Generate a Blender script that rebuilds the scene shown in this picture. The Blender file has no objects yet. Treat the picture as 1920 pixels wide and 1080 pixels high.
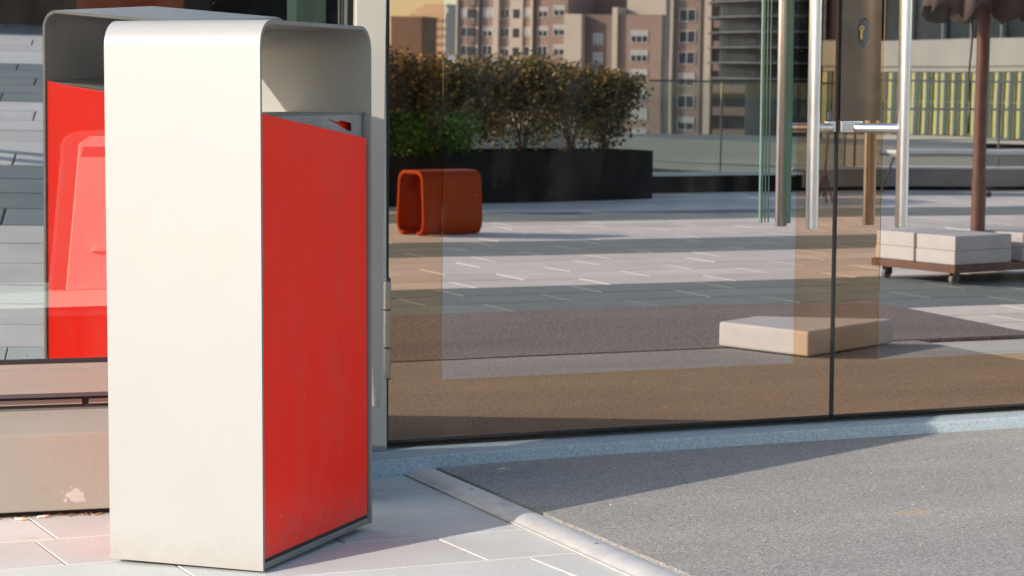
import bpy, bmesh, math, random
from mathutils import Vector, Matrix
random.seed(7)
C = bpy.context.scene.collection
S = bpy.context.scene
R = math.radians

# ------------------------------------------------------------------ camera
cam_d = bpy.data.cameras.new('camera')
cam = bpy.data.objects.new('camera', cam_d); C.objects.link(cam)
cam_d.sensor_width = 36.0
cam_d.lens = 77.8
cam_d.clip_start = 0.1; cam_d.clip_end = 4000
YAW, PITCH, ROLL = R(24.44), R(3.79), R(0.10)
cf = Vector((math.sin(YAW)*math.cos(PITCH), math.cos(YAW)*math.cos(PITCH), -math.sin(PITCH)))
cr = Vector((math.cos(YAW), -math.sin(YAW), 0)); cu = cr.cross(cf)
cr2 = cr*math.cos(ROLL) + cu*math.sin(ROLL); cu2 = cr2.cross(cf)
cam.matrix_world = Matrix(((cr2.x, cu2.x, -cf.x, 0), (cr2.y, cu2.y, -cf.y, -5.971), (cr2.z, cu2.z, -cf.z, 0.945), (0, 0, 0, 1)))
cam_d.dof.use_dof = True; cam_d.dof.focus_distance = 4.95; cam_d.dof.aperture_fstop = 11
S.camera = cam

# ------------------------------------------------------------------ sky, sun, exposure
SUN_EL = R(22.0)
sdir = Vector((-0.9026*math.cos(SUN_EL), -0.4305*math.cos(SUN_EL), math.sin(SUN_EL)))   # towards the sun
w = bpy.data.worlds.new('World'); S.world = w; w.use_nodes = True
nt = w.node_tree; nt.nodes.clear()
sky = nt.nodes.new('ShaderNodeTexSky'); sky.sky_type = 'NISHITA'; sky.sun_disc = False
sky.sun_elevation = SUN_EL; sky.sun_rotation = math.atan2(sdir.x, sdir.y)
sky.air_density = 1.0; sky.dust_density = 0.8; sky.ozone_density = 1.0
bg = nt.nodes.new('ShaderNodeBackground'); bg.inputs[1].default_value = 0.135
wo = nt.nodes.new('ShaderNodeOutputWorld')
nt.links.new(sky.outputs[0], bg.inputs[0]); nt.links.new(bg.outputs[0], wo.inputs[0])
sl = bpy.data.lights.new('sun', 'SUN'); sl.energy = 3.1; sl.angle = R(0.5); sl.color = (1.0, 0.91, 0.80)
so = bpy.data.objects.new('sun', sl); C.objects.link(so)
so.rotation_euler = (-sdir).to_track_quat('-Z', 'Y').to_euler(); so.location = (-8, -6, 8)
S.view_settings.view_transform = 'Standard'; S.view_settings.look = 'None'
S.view_settings.exposure = 1.0; S.view_settings.gamma = 1.0
S.render.engine = 'CYCLES'
S.cycles.caustics_reflective = True; S.cycles.blur_glossy = 0.6; S.cycles.sample_clamp_indirect = 0.0
S.cycles.max_bounces = 10; S.cycles.glossy_bounces = 6; S.cycles.transparent_max_bounces = 12

# ------------------------------------------------------------------ helpers
def tag(o, label=None, cat=None, group=None, kind=None):
    if label: o['label'] = label
    if cat: o['category'] = cat
    if group: o['group'] = group
    if kind: o['kind'] = kind
    return o
def thing(name, loc, label, cat, group=None):
    o = bpy.data.objects.new(name, None); C.objects.link(o)
    o.location = loc; o.empty_display_size = 0.1
    return tag(o, label, cat, group)
def origin(o):
    v = Vector((0, 0, 0))
    while o is not None:
        v += Vector(o.location); o = o.parent
    return v
def obj(name, bm, mats, parent=None, smooth=False, bevel=0.0, seg=2, auto=None):
    """link bm (world coordinates) as ONE mesh object under parent"""
    me = bpy.data.meshes.new(name)
    base = origin(parent)
    if parent is not None:
        bmesh.ops.translate(bm, verts=bm.verts, vec=-base)
    bmesh.ops.recalc_face_normals(bm, faces=bm.faces)
    bm.to_mesh(me); bm.free()
    o = bpy.data.objects.new(name, me); C.objects.link(o)
    if parent is not None: o.parent = parent
    for m in (mats if isinstance(mats, (list, tuple)) else [mats]): me.materials.append(m)
    if smooth or auto:
        for p in me.polygons: p.use_smooth = True
    if bevel > 0:
        md = o.modifiers.new('bevel', 'BEVEL'); md.width = bevel; md.segments = seg; md.limit_method = 'ANGLE'; md.angle_limit = R(40)
        for p in me.polygons: p.use_smooth = True
        wn = o.modifiers.new('wn', 'WEIGHTED_NORMAL'); wn.keep_sharp = True
    elif auto:
        try:
            me.set_sharp_from_angle(angle=R(auto))
        except Exception: pass
    return o
def NB(): return bmesh.new()
def box(bm, o, ax, ay, az, x0, x1, y0, y1, z0, z1, mi=0):
    """box in the frame (o, ax, ay, az)"""
    vs = []
    for z in (z0, z1):
        for (x, y) in ((x0, y0), (x1, y0), (x1, y1), (x0, y1)):
            vs.append(bm.verts.new(Vector(o) + ax*x + ay*y + az*z))
    fs = [(0, 3, 2, 1), (4, 5, 6, 7), (0, 1, 5, 4), (1, 2, 6, 5), (2, 3, 7, 6), (3, 0, 4, 7)]
    for f in fs:
        fc = bm.faces.new([vs[i] for i in f]); fc.material_index = mi
X, Y, Z = Vector((1, 0, 0)), Vector((0, 1, 0)), Vector((0, 0, 1))
O0 = Vector((0, 0, 0))
def wbox(bm, x0, x1, y0, y1, z0, z1, mi=0): box(bm, O0, X, Y, Z, x0, x1, y0, y1, z0, z1, mi)
def prism(bm, pts, vec, mi=0):
    """closed polygon pts (world Vectors) swept along vec"""
    a = [bm.verts.new(p) for p in pts]; b = [bm.verts.new(p+vec) for p in pts]; n = len(pts)
    f = [bm.faces.new(a), bm.faces.new(b[::-1])]
    for i in range(n): f.append(bm.faces.new((a[i], b[i], b[(i+1) % n], a[(i+1) % n])))
    for q in f: q.material_index = mi
def tube(bm, pts, r, n=12, mi=0, cap=True):
    rings = []
    m = len(pts); rr = r if isinstance(r, (list, tuple)) else [r]*m
    for i, p in enumerate(pts):
        p = Vector(p)
        t = (Vector(pts[min(i+1, m-1)]) - Vector(pts[max(i-1, 0)])).normalized()
        a = t.cross(Vector((0.13, 0.27, 0.95)) if abs(t.z) < 0.9 else X).normalized(); b = t.cross(a)
        rings.append([bm.verts.new(p + (a*math.cos(2*math.pi*k/n) + b*math.sin(2*math.pi*k/n))*rr[i]) for k in range(n)])
    for i in range(m-1):
        for k in range(n):
            f = bm.faces.new((rings[i][k], rings[i][(k+1) % n], rings[i+1][(k+1) % n], rings[i+1][k])); f.material_index = mi
    if cap:
        bm.faces.new(rings[0][::-1]).material_index = mi; bm.faces.new(rings[-1]).material_index = mi

# ------------------------------------------------------------------ materials
def nmat(name):
    m = bpy.data.materials.new(name); m.use_nodes = True
    n = m.node_tree.nodes; n.clear()
    out = n.new('ShaderNodeOutputMaterial')
    return m, m.node_tree, out
def N(t, kind, **kw):
    n = t.nodes.new(kind)
    for k, v in kw.items(): setattr(n, k, v)
    return n
def noise(t, scale, detail=4, rough=0.6, coord='Object', stretch=None):
    tc = N(t, 'ShaderNodeTexCoord'); mp = N(t, 'ShaderNodeMapping')
    if stretch: mp.inputs['Scale'].default_value = stretch
    t.links.new(tc.outputs[coord], mp.inputs[0])
    nz = N(t, 'ShaderNodeTexNoise'); nz.inputs['Scale'].default_value = scale
    nz.inputs['Detail'].default_value = detail; nz.inputs['Roughness'].default_value = rough
    t.links.new(mp.outputs[0], nz.inputs['Vector'])
    return nz.outputs['Fac']
def ramp(t, fac, stops):
    r = N(t, 'ShaderNodeValToRGB'); e = r.color_ramp.elements
    while len(e) < len(stops): e.new(0.5)
    for i, (p, c) in enumerate(stops):
        e[i].position = p; e[i].color = (*c, 1) if len(c) == 3 else c
    t.links.new(fac, r.inputs[0]); return r.outputs[0]
def mix(t, fac, a, b, blend='MIX'):
    m = N(t, 'ShaderNodeMix', data_type='RGBA', blend_type=blend)
    def put(s, v):
        if isinstance(v, (int, float)): s.default_value = v
        elif isinstance(v, tuple): s.default_value = (*v, 1)
        else: t.links.new(v, s)
    put(m.inputs[0], fac); put(m.inputs[6], a); put(m.inputs[7], b)
    return m.outputs[2]
def surf(name, col, rough=0.5, metal=0.0, var=0.12, vscale=3.0, bump=0.0, bscale=200.0, spec=0.5, coat=0.0, speck=None, stretch=None, bstretch=None, dirt=None, aniso=0.0, splash=None):
    """principled with low-contrast noise variation, fine bump, optional specks and dirt"""
    m, t, out = nmat(name)
    p = N(t, 'ShaderNodeBsdfPrincipled'); t.links.new(p.outputs[0], out.inputs[0])
    f = noise(t, vscale, 5, 0.65, stretch=stretch)
    lo = tuple(c*(1-var) for c in col); hi = tuple(min(1, c*(1+var)) for c in col)
    c = ramp(t, f, [(0.3, lo), (0.7, hi)])
    if dirt:
        dcol, dscale, amt, dst = dirt
        fd = noise(t, dscale, 8, 0.75, stretch=dst)
        r = ramp(t, fd, [(amt, (0, 0, 0)), (min(1, amt+0.12), (1, 1, 1))])
        c = mix(t, r, c, dcol)
    if splash:      # rain splash and grime dried on the foot of the sheet
        scol_, hgt = splash
        tc = N(t, 'ShaderNodeTexCoord'); sx = N(t, 'ShaderNodeSeparateXYZ'); t.links.new(tc.outputs['Object'], sx.inputs[0])
        mr_ = N(t, 'ShaderNodeMapRange'); mr_.inputs[1].default_value = 0.0; mr_.inputs[2].default_value = hgt; mr_.inputs[3].default_value = 0.42; mr_.inputs[4].default_value = 0.0
        t.links.new(sx.outputs[2], mr_.inputs[0])
        ad = N(t, 'ShaderNodeMath', operation='ADD'); t.links.new(mr_.outputs[0], ad.inputs[0]); t.links.new(noise(t, 38, 8, 0.8, stretch=(1, 1, 0.5)), ad.inputs[1])
        c = mix(t, ramp(t, ad.outputs[0], [(0.66, (0, 0, 0)), (0.95, (0.55, 0.55, 0.55))]), c, scol_)
    if speck:
        scol, sscale, thr = speck
        tc = N(t, 'ShaderNodeTexCoord'); v = N(t, 'ShaderNodeTexVoronoi'); v.inputs['Scale'].default_value = sscale
        t.links.new(tc.outputs['Object'], v.inputs['Vector'])
        r = ramp(t, v.outputs['Distance'], [(thr*0.6, (1, 1, 1)), (thr, (0, 0, 0))])
        sep = N(t, 'ShaderNodeSeparateColor'); t.links.new(v.outputs['Color'], sep.inputs[0])
        r2 = ramp(t, sep.outputs[0], [(0.72, (0, 0, 0)), (0.75, (1, 1, 1))])
        c = mix(t, mix(t, 1.0, r, r2, 'MULTIPLY'), c, scol)
    t.links.new(c, p.inputs['Base Color'])
    p.inputs['Metallic'].default_value = metal
    fr = noise(t, vscale*4, 4, 0.6, stretch=stretch)
    mr = N(t, 'ShaderNodeMapRange'); mr.inputs[3].default_value = max(0.02, rough-0.07); mr.inputs[4].default_value = min(1, rough+0.07)
    t.links.new(fr, mr.inputs[0]); t.links.new(mr.outputs[0], p.inputs['Roughness'])
    p.inputs['Specular IOR Level'].default_value = spec
    p.inputs['Coat Weight'].default_value = coat; p.inputs['Coat Roughness'].default_value = 0.1
    p.inputs['Anisotropic'].default_value = aniso
    if bump > 0:
        fb = noise(t, bscale, 3, 0.6, stretch=bstretch)
        b = N(t, 'ShaderNodeBump'); b.inputs['Strength'].default_value = 1.0; b.inputs['Distance'].default_value = bump
        t.links.new(fb, b.inputs['Height']); t.links.new(b.outputs[0], p.inputs['Normal'])
    return m
def mirror_glass(name, refl, trans, tintt, waves=0.00002, wscale=1.6, rough=0.0, haze=(0.07, 0.07, 0.07)):
    """solar control glass: a strong coloured mirror over a tinted see-through, with a little dust"""
    m, t, out = nmat(name)
    g = N(t, 'ShaderNodeBsdfGlossy'); g.inputs['Color'].default_value = (*refl, 1); g.inputs['Roughness'].default_value = rough
    f = noise(t, wscale, 1, 0.4)
    b = N(t, 'ShaderNodeBump'); b.inputs['Strength'].default_value = 1.0; b.inputs['Distance'].default_value = waves*100
    b.inputs['Distance'].default_value = waves
    t.links.new(f, b.inputs['Height']); t.links.new(b.outputs[0], g.inputs['Normal'])
    tr = N(t, 'ShaderNodeBsdfTransparent'); tr.inputs['Color'].default_value = (*tintt, 1)
    ad = N(t, 'ShaderNodeAddShader'); t.links.new(g.outputs[0], ad.inputs[0]); t.links.new(tr.outputs[0], ad.inputs[1])
    d = N(t, 'ShaderNodeBsdfDiffuse')
    # dust: fine specks and faint smears
    tc = N(t, 'ShaderNodeTexCoord'); v = N(t, 'ShaderNodeTexVoronoi'); v.inputs['Scale'].default_value = 38
    t.links.new(tc.outputs['Object'], v.inputs['Vector'])
    r = ramp(t, v.outputs['Distance'], [(0.025, (1, 1, 1)), (0.06, (0, 0, 0))])
    sep = N(t, 'ShaderNodeSeparateColor'); t.links.new(v.outputs['Color'], sep.inputs[0])
    r2 = ramp(t, sep.outputs[0], [(0.80, (0, 0, 0)), (0.85, (1, 1, 1))])
    sp = mix(t, 1.0, r, r2, 'MULTIPLY')
    sm = ramp(t, noise(t, 2.2, 9, 0.72, stretch=(1.0, 1.0, 0.45)), [(0.45, (0, 0, 0)), (0.8, haze)])
    mx = N(t, 'ShaderNodeMath', operation='MAXIMUM'); 
    t.links.new(sp, mx.inputs[0]); t.links.new(sm, mx.inputs[1])
    mu = N(t, 'ShaderNodeMath', operation='MULTIPLY'); mu.inputs[1].default_value = 0.5; t.links.new(sp, mu.inputs[0])
    t.links.new(mu.outputs[0], mx.inputs[0])
    d.inputs['Color'].default_value = (0.55, 0.52, 0.47, 1)
    ms = N(t, 'ShaderNodeMixShader'); t.links.new(mx.outputs[0], ms.inputs[0]); t.links.new(ad.outputs[0], ms.inputs[1]); t.links.new(d.outputs[0], ms.inputs[2])
    t.links.new(ms.outputs[0], out.inputs[0])
    return m

M = {}
M['cream'] = surf('cream_paint', (0.283, 0.279, 0.273), 0.42, var=0.02, vscale=1.5, bump=0.00003, bscale=900, splash=((0.235, 0.222, 0.20), 0.12), speck=((0.20, 0.17, 0.13), 60, 0.055), dirt=((0.256, 0.249, 0.238), 5.0, 0.60, (1, 1, 0.35)))
M['cream_shaded'] = surf('cream_paint_shaded', (0.245, 0.232, 0.215), 0.38, var=0.05, vscale=3, bump=0.00003, bscale=900)  # same cream, darkened to put the hood's shade into the colour
M['edge'] = surf('shell_cut_edge', (0.20, 0.19, 0.17), 0.5, var=0.1)
M['red'] = surf('red_enamel', (0.95, 0.016, 0.005), 0.30, var=0.05, vscale=1.2, bump=0.00002, bscale=700, spec=0.12, coat=0.0, speck=((0.9, 0.45, 0.40), 45, 0.07), splash=((0.45, 0.10, 0.07), 0.20), dirt=((0.86, 0.035, 0.02), 4.0, 0.50, (1, 1, 0.4)))
M['plate'] = surf('scuffed_grey_plate', (0.20, 0.21, 0.225), 0.38, metal=0.4, var=0.25, vscale=12, bump=0.00008, bscale=300, dirt=((0.03, 0.03, 0.035), 22.0, 0.60, (1, 1, 4)))
M['base'] = surf('base_frame_metal', (0.17, 0.17, 0.15), 0.5, metal=0.3, var=0.15, vscale=10)
M['black'] = surf('black_rubber', (0.012, 0.012, 0.013), 0.6, var=0.2)
M['bronze'] = mirror_glass('bronze_tinted_glass', (0.54, 0.39, 0.275), 0.3, (0.16, 0.10, 0.06), waves=0.00022)
M['film'] = mirror_glass('solar_film', (0.60, 0.55, 0.52), 0.3, (0.08, 0.085, 0.10), waves=0.00022)
M['pane'] = mirror_glass('bay_window_glass', (0.50, 0.52, 0.52), 0.4, (0.55, 0.56, 0.55), waves=0.00001)
M['steel'] = surf('brushed_stainless', (0.88, 0.87, 0.85), 0.30, metal=1.0, var=0.04, bump=0.00001, bscale=120, bstretch=(1, 1, 0.02))
M['hinge'] = surf('hinge_steel', (0.30, 0.285, 0.265), 0.35, metal=1.0, var=0.08)
M['lock'] = surf('brown_lock_plate', (0.22, 0.17, 0.13), 0.32, metal=1.0, var=0.12, vscale=7, bump=0.00001, bscale=150, bstretch=(0.02, 1, 1))
M['brass'] = surf('brass_cylinder', (0.55, 0.36, 0.16), 0.35, metal=1.0)
M['dark_metal'] = surf('dark_grey_metal', (0.07, 0.075, 0.08), 0.45, metal=0.4)
M['mullion'] = surf('grey_beige_cladding', (0.335, 0.315, 0.275), 0.5, var=0.04, vscale=4, bump=0.00002, bscale=500)
M['jamb'] = surf('door_jamb_paint', (0.20, 0.205, 0.20), 0.5, var=0.06)
M['sill'] = surf('sill_paint', (0.245, 0.235, 0.20), 0.33, var=0.05, vscale=4, bump=0.00003, bscale=400, speck=((0.40, 0.37, 0.33), 42, 0.08), dirt=((0.19, 0.18, 0.15), 6, 0.66, (1, 1, 0.5)))
M['frame'] = surf('window_frame_paint', (0.235, 0.215, 0.185), 0.4, var=0.06)
M['green_refl'] = surf('green_reflection_strip', (0.035, 0.062, 0.048), 0.12, var=0.1, spec=1.0)  # colour of a painted reflection on the left door
M['palegreen_refl'] = surf('pale_green_reflection_strip', (0.16, 0.27, 0.22), 0.15, var=0.1, spec=1.0)  # brighter line of the same painted reflection
M['interior'] = surf('interior_wall', (0.035, 0.028, 0.024), 0.8, var=0.2)
M['intfloor'] = surf('interior_floor', (0.10, 0.07, 0.05), 0.6, var=0.2)
M['ceil'] = surf('soffit_render', (0.4, 0.38, 0.35), 0.8)
M['steelbrown'] = surf('rusty_brown_steel', (0.115, 0.042, 0.024), 0.5, var=0.25, vscale=9)
M['orange'] = surf('orange_lacquer', (0.34, 0.048, 0.007), 0.45, var=0.1, spec=0.10)
M['canvas'] = surf('dark_taupe_canvas', (0.085, 0.062, 0.055), 0.85, var=0.15, bump=0.0004, bscale=300)
M['slab'] = surf('white_slab', (0.49, 0.48, 0.475), 0.7, var=0.06, vscale=8, bump=0.0003, bscale=220, dirt=((0.42, 0.40, 0.37), 7, 0.62, None))
M['planter'] = surf('dark_planter_steel', (0.019, 0.0165, 0.015), 0.85, spec=0.15, var=0.25, vscale=3)
M['soil'] = surf('potting_soil', (0.03, 0.022, 0.016), 0.95, var=0.4, bump=0.01, bscale=40)
M['bark'] = surf('shrub_bark', (0.07, 0.05, 0.035), 0.9, var=0.3, bump=0.002, bscale=60)
M['parapet'] = surf('parapet_concrete', (0.30, 0.27, 0.255), 0.75, var=0.1)
M['coping'] = surf('parapet_coping', (0.62, 0.62, 0.60), 0.6, var=0.06)
M['concrete'] = surf('pale_green_concrete', (0.26, 0.28, 0.265), 0.8, var=0.12, vscale=0.2)
M['podium'] = surf('weathered_podium_concrete', (0.15, 0.17, 0.165), 0.85, var=0.2, vscale=0.15)
M['darkglass'] = surf('dark_curtain_glass', (0.012, 0.024, 0.032), 0.35, var=0.4, vscale=0.3, spec=0.12)

# ------------------------------------------------------------------ ground: terrace paving as real slabs
def attr_mat(name, rough, bump, bscale, fine, dirt=None, stain=None):
    m, t, out = nmat(name)
    p = N(t, 'ShaderNodeBsdfPrincipled'); t.links.new(p.outputs[0], out.inputs[0]); p.inputs['Roughness'].default_value = rough
    a = N(t, 'ShaderNodeAttribute'); a.attribute_name = 'slab'
    f = noise(t, fine, 5, 0.7); c = mix(t, 1.0, a.outputs['Color'], ramp(t, f, [(0.3, (0.86, 0.86, 0.86)), (0.7, (1.1, 1.1, 1.1))]), 'MULTIPLY')
    f2 = noise(t, 2.3, 6, 0.7); c = mix(t, 1.0, c, ramp(t, f2, [(0.3, (0.90, 0.89, 0.88)), (0.65, (1.05, 1.05, 1.05))]), 'MULTIPLY')
    f3 = noise(t, 5.0, 3, 0.6)
    c = mix(t, ramp(t, f3, [(0.68, (0, 0, 0)), (0.76, (0.45, 0.45, 0.45))]), c, (0.42, 0.22, 0.10))
    t.links.new(c, p.inputs['Base Color'])
    fb = noise(t, bscale, 4, 0.7); b = N(t, 'ShaderNodeBump'); b.inputs['Distance'].default_value = bump
    t.links.new(fb, b.inputs['Height']); t.links.new(b.outputs[0], p.inputs['Normal'])
    return m
M['slabs'] = attr_mat('concrete_paving_slabs', 0.8, 0.0012, 260, 190)
M['grout'] = surf('joint_sand', (0.10, 0.09, 0.08), 0.95, var=0.3, vscale=30)
M['lower'] = surf('lower_street_ground', (0.16, 0.165, 0.16), 0.9, var=0.2, vscale=0.02)

bm = NB()
col_layer = bm.loops.layers.float_color.new('slab')
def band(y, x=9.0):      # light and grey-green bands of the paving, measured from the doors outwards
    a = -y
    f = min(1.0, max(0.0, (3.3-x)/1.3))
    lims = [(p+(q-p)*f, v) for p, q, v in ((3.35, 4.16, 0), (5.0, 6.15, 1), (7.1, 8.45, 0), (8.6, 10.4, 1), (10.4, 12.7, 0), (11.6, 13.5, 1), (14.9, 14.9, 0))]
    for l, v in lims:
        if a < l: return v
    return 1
def slab(bm, x0, x1, y0, y1, top, c):
    g = 0.0025 if y0 > -2.6 else 0.005; e = 0.0015 if y0 > -2.6 else 0.004; zb = -0.03
    x0 += g; x1 -= g; y0 += g; y1 -= g
    dz = [random.uniform(-0.0007, 0.0007) for _ in range(4)]
    b = [bm.verts.new((x, y, zb)) for x, y in ((x0, y0), (x1, y0), (x1, y1), (x0, y1))]
    m_ = [bm.verts.new((x, y, top-e)) for x, y in ((x0, y0), (x1, y0), (x1, y1), (x0, y1))]
    t_ = [bm.verts.new((x, y, top+dz[i])) for i, (x, y) in enumerate(((x0+e, y0+e), (x1-e, y0+e), (x1-e, y1-e), (x0+e, y1-e)))]
    fs = [bm.faces.new(t_)]
    for i in range(4):
        j = (i+1) % 4
        fs.append(bm.faces.new((b[i], b[j], m_[j], m_[i]))); fs.append(bm.faces.new((m_[i], m_[j], t_[j], t_[i])))
    for f in fs:
        for l in f.loops: l[col_layer] = (*c, 1)
y = -0.12; row = 0
rows = []
while y > -14.95:
    d = 0.33 if y > -3.0 else 0.41
    rows.append((y-d, y)); y -= d
for i, (ya, yb) in enumerate(rows):
    L = 0.66 if yb > -3.0 else 0.82
    off = [0.52, 0.14, 0.34, 0.02][i % 4] + (random.uniform(-0.05, 0.05) if i > 5 else 0)
    x = -7.0 + off*1.0
    if i == 1: x = 1.172-0.66*12
    if i == 2: x = 1.778-0.66*12
    if i == 3: x = 2.0-0.66*13
    while x < (24 if yb < -5 else 12):
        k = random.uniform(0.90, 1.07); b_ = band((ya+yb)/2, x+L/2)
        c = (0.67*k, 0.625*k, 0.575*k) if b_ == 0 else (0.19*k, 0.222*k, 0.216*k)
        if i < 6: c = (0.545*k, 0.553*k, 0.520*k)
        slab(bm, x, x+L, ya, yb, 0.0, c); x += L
o = obj('pavement', bm, M['slabs']); tag(o, kind='structure')
bm = NB(); wbox(bm, -7.2, 24.2, -15.0, -0.02, -0.25, -0.012); o = obj('pavement_base', bm, M['grout']); tag(o, kind='structure')
bm = NB(); vs = [bm.verts.new(v) for v in ((-3000, -3000, -14), (3000, -3000, -14), (3000, 3000, -14), (-3000, 3000, -14))]; bm.faces.new(vs)
o = obj('ground', bm, M['lower']); tag(o, kind='structure')
bm = NB(); wbox(bm, -7.2, 24.2, -15.6, 9, -14, -0.26); o = obj('terrace_podium', bm, M['parapet']); tag(o, kind='structure')

# ------------------------------------------------------------------ door mats and their aluminium edging
def mat_mat(name, col, scale, bump, contrast, stains=True):
    m, t, out = nmat(name)
    p = N(t, 'ShaderNodeBsdfPrincipled'); t.links.new(p.outputs[0], out.inputs[0]); p.inputs['Roughness'].default_value = 0.95
    p.inputs['Specular IOR Level'].default_value = 0.2
    f = noise(t, scale, 3, 0.75)
    c = ramp(t, f, [(0.30, tuple(x*(1-contrast) for x in col)), (0.5, col), (0.72, tuple(min(1, x*(1+contrast*1.2)) for x in col))])
    f2 = noise(t, 1.3, 5, 0.6, stretch=(0.5, 1.4, 1))
    c = mix(t, 1.0, c, ramp(t, f2, [(0.3, (0.85, 0.85, 0.86)), (0.7, (1.12, 1.11, 1.09))]), 'MULTIPLY')
    tc = N(t, 'ShaderNodeTexCoord'); v = N(t, 'ShaderNodeTexVoronoi'); v.inputs['Scale'].default_value = 24
    t.links.new(tc.outputs['Object'], v.inputs['Vector'])
    r = ramp(t, v.outputs['Distance'], [(0.05, (1, 1, 1)), (0.09, (0, 0, 0))])
    sep = N(t, 'ShaderNodeSeparateColor'); t.links.new(v.outputs['Color'], sep.inputs[0])
    r2 = ramp(t, sep.outputs[1], [(0.80, (0, 0, 0)), (0.82, (1, 1, 1))])
    c = mix(t, mix(t, 1.0, r, r2, 'MULTIPLY'), c, (0.60, 0.50, 0.40))
    if stains:   # two ochre spills with ragged outlines
        for (sx, sy, sr, st) in ((3.20, -1.36, 0.15, 0.36), (4.12, -0.86, 0.13, 0.22), (3.55, -0.62, 0.11, 0.18)):
            sub = N(t, 'ShaderNodeVectorMath', operation='SUBTRACT'); t.links.new(tc.outputs['Object'], sub.inputs[0]); sub.inputs[1].default_value = (sx, sy, 0)
            sc_ = N(t, 'ShaderNodeVectorMath', operation='MULTIPLY'); t.links.new(sub.outputs[0], sc_.inputs[0]); sc_.inputs[1].default_value = (1/sr, 1/(sr*0.55), 0)
            ln = N(t, 'ShaderNodeVectorMath', operation='LENGTH'); t.links.new(sc_.outputs[0], ln.inputs[0])
            ad = N(t, 'ShaderNodeMath', operation='ADD'); t.links.new(ln.outputs['Value'], ad.inputs[0]); t.links.new(noise(t, 25, 6, 0.8), ad.inputs[1])
            c = mix(t, ramp(t, ad.outputs[0], [(0.9/2.0, (st, st, st)), (1.0, (0, 0, 0))]) if False else ramp(t, ad.outputs[0], [(0.75, (st, st, st)), (1.0, (0, 0, 0))]), c, (0.55, 0.36, 0.16))
    t.links.new(c, p.inputs['Base Color'])
    fb = noise(t, scale*0.8, 3, 0.8); b = N(t, 'ShaderNodeBump'); b.inputs['Distance'].default_value = bump
    t.links.new(fb, b.inputs['Height']); t.links.new(b.outputs[0], p.inputs['Normal'])
    return m
M['mat1'] = mat_mat('grey_mat_pile', (0.30, 0.287, 0.268), 180, 0.004, 0.62)
M['mat2'] = mat_mat('coarse_mat_pile', (0.21, 0.185, 0.172), 60, 0.006, 0.6, stains=False)
bm = NB(); prism(bm, [Vector(p) for p in ((2.405, -0.155, 0.004), (2.75, -0.130, 0.004), (3.6, -0.116, 0.004), (5.65, -0.11, 0.004), (5.65, -2.145, 0.004), (2.285, -2.145, 0.004))], Vector((0, 0, 0.010)))
tag(obj('door_mat', bm, M['mat1']), 'large grey pile mat lying directly in front of the glass doors', 'mat')
bm = NB(); prism(bm, [Vector(p) for p in ((2.285, -2.15, 0.004), (6.33, -2.15, 0.004), (6.33, -2.36, 0.004), (6.41, -3.30, 0.004), (6.41, -3.62, 0.004), (5.4, -3.80, 0.004), (2.285, -3.72, 0.004))], Vector((0, 0, 0.014)))
tag(obj('door_mat', bm, M['mat2']), 'coarse brownish mat reflected in the doors, farther out than the grey mat', 'mat')
# edging: a low half-round aluminium ramp along the left side of the mat
M['alu'] = surf('worn_aluminium', (0.60, 0.585, 0.56), 0.45, metal=0.35, var=0.12, vscale=14, bump=0.0001, bscale=160, dirt=((0.34, 0.33, 0.31), 16, 0.56, (1, 0.35, 1)))
bm = NB()
A, B = Vector((2.345, -0.160, 0)), Vector((2.225, -2.05, 0))
dv = (B-A).normalized(); pv = Vector((-dv.y, dv.x, 0))      # points to +x
prof = [(-0.046, 0.002), (-0.047, 0.006), (-0.040, 0.0075), (-0.0385, 0.0065), (-0.034, 0.010), (-0.022, 0.0165), (-0.004, 0.0205), (0.014, 0.021), (0.030, 0.018), (0.040, 0.0155), (0.040, 0.002)]
n = len(prof)
va = [bm.verts.new(A + pv*(a) + dv*(0.02*abs(a)/0.046) + Z*h) for a, h in prof]; vb = [bm.verts.new(B + pv*a + Z*h) for a, h in prof]
bm.faces.new(va); bm.faces.new(vb[::-1])
for i in range(n): bm.faces.new((va[i], vb[i], vb[(i+1) % n], va[(i+1) % n]))
th_ = thing('edge_strip', (2.3, -1.0, 0), 'worn aluminium ramp strip edging the left side of the grey mat', 'edging strip')
obj('profile', bm, M['alu'], th_, auto=35)
for k in (0.45, 1.3):
    bm = NB(); c_ = A+dv*k+pv*0.003; tube(bm, [c_+Z*0.019, c_+Z*0.0222], 0.005, 10); obj('screw', bm, M['hinge'], th_)

# ------------------------------------------------------------------ granite step
M['granite'] = surf('flamed_granite', (0.34, 0.40, 0.42), 0.75, var=0.38, vscale=150, bump=0.0012, bscale=300, dirt=((0.42, 0.47, 0.48), 30, 0.55, None))
st = thing('door_step', (3.4, -0.1, 0), 'long blue grey granite step under the glass doors', 'step')
front = [(1.9, -0.245), (2.1, -0.235), (2.4, -0.165), (2.8, -0.132), (3.4, -0.120), (3.935, -0.1155)]
front2 = [(3.941, -0.1155), (5.0, -0.112), (7.4, -0.11)]
for fr_ in (front, front2):
    bm = NB(); prism(bm, [Vector((a, b, -0.02)) for a, b in fr_] + [Vector((fr_[-1][0], 0.25, -0.02)), Vector((fr_[0][0], 0.25, -0.02))], Vector((0, 0, 0.070)))
    obj('granite_block', bm, M['granite'], st, bevel=0.004)
bm = NB(); wbox(bm, 3.935, 3.941, -0.112, 0.25, -0.02, 0.047); obj('mortar_joint', bm, surf('mortar', (0.40, 0.39, 0.36), 0.9), st)

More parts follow.
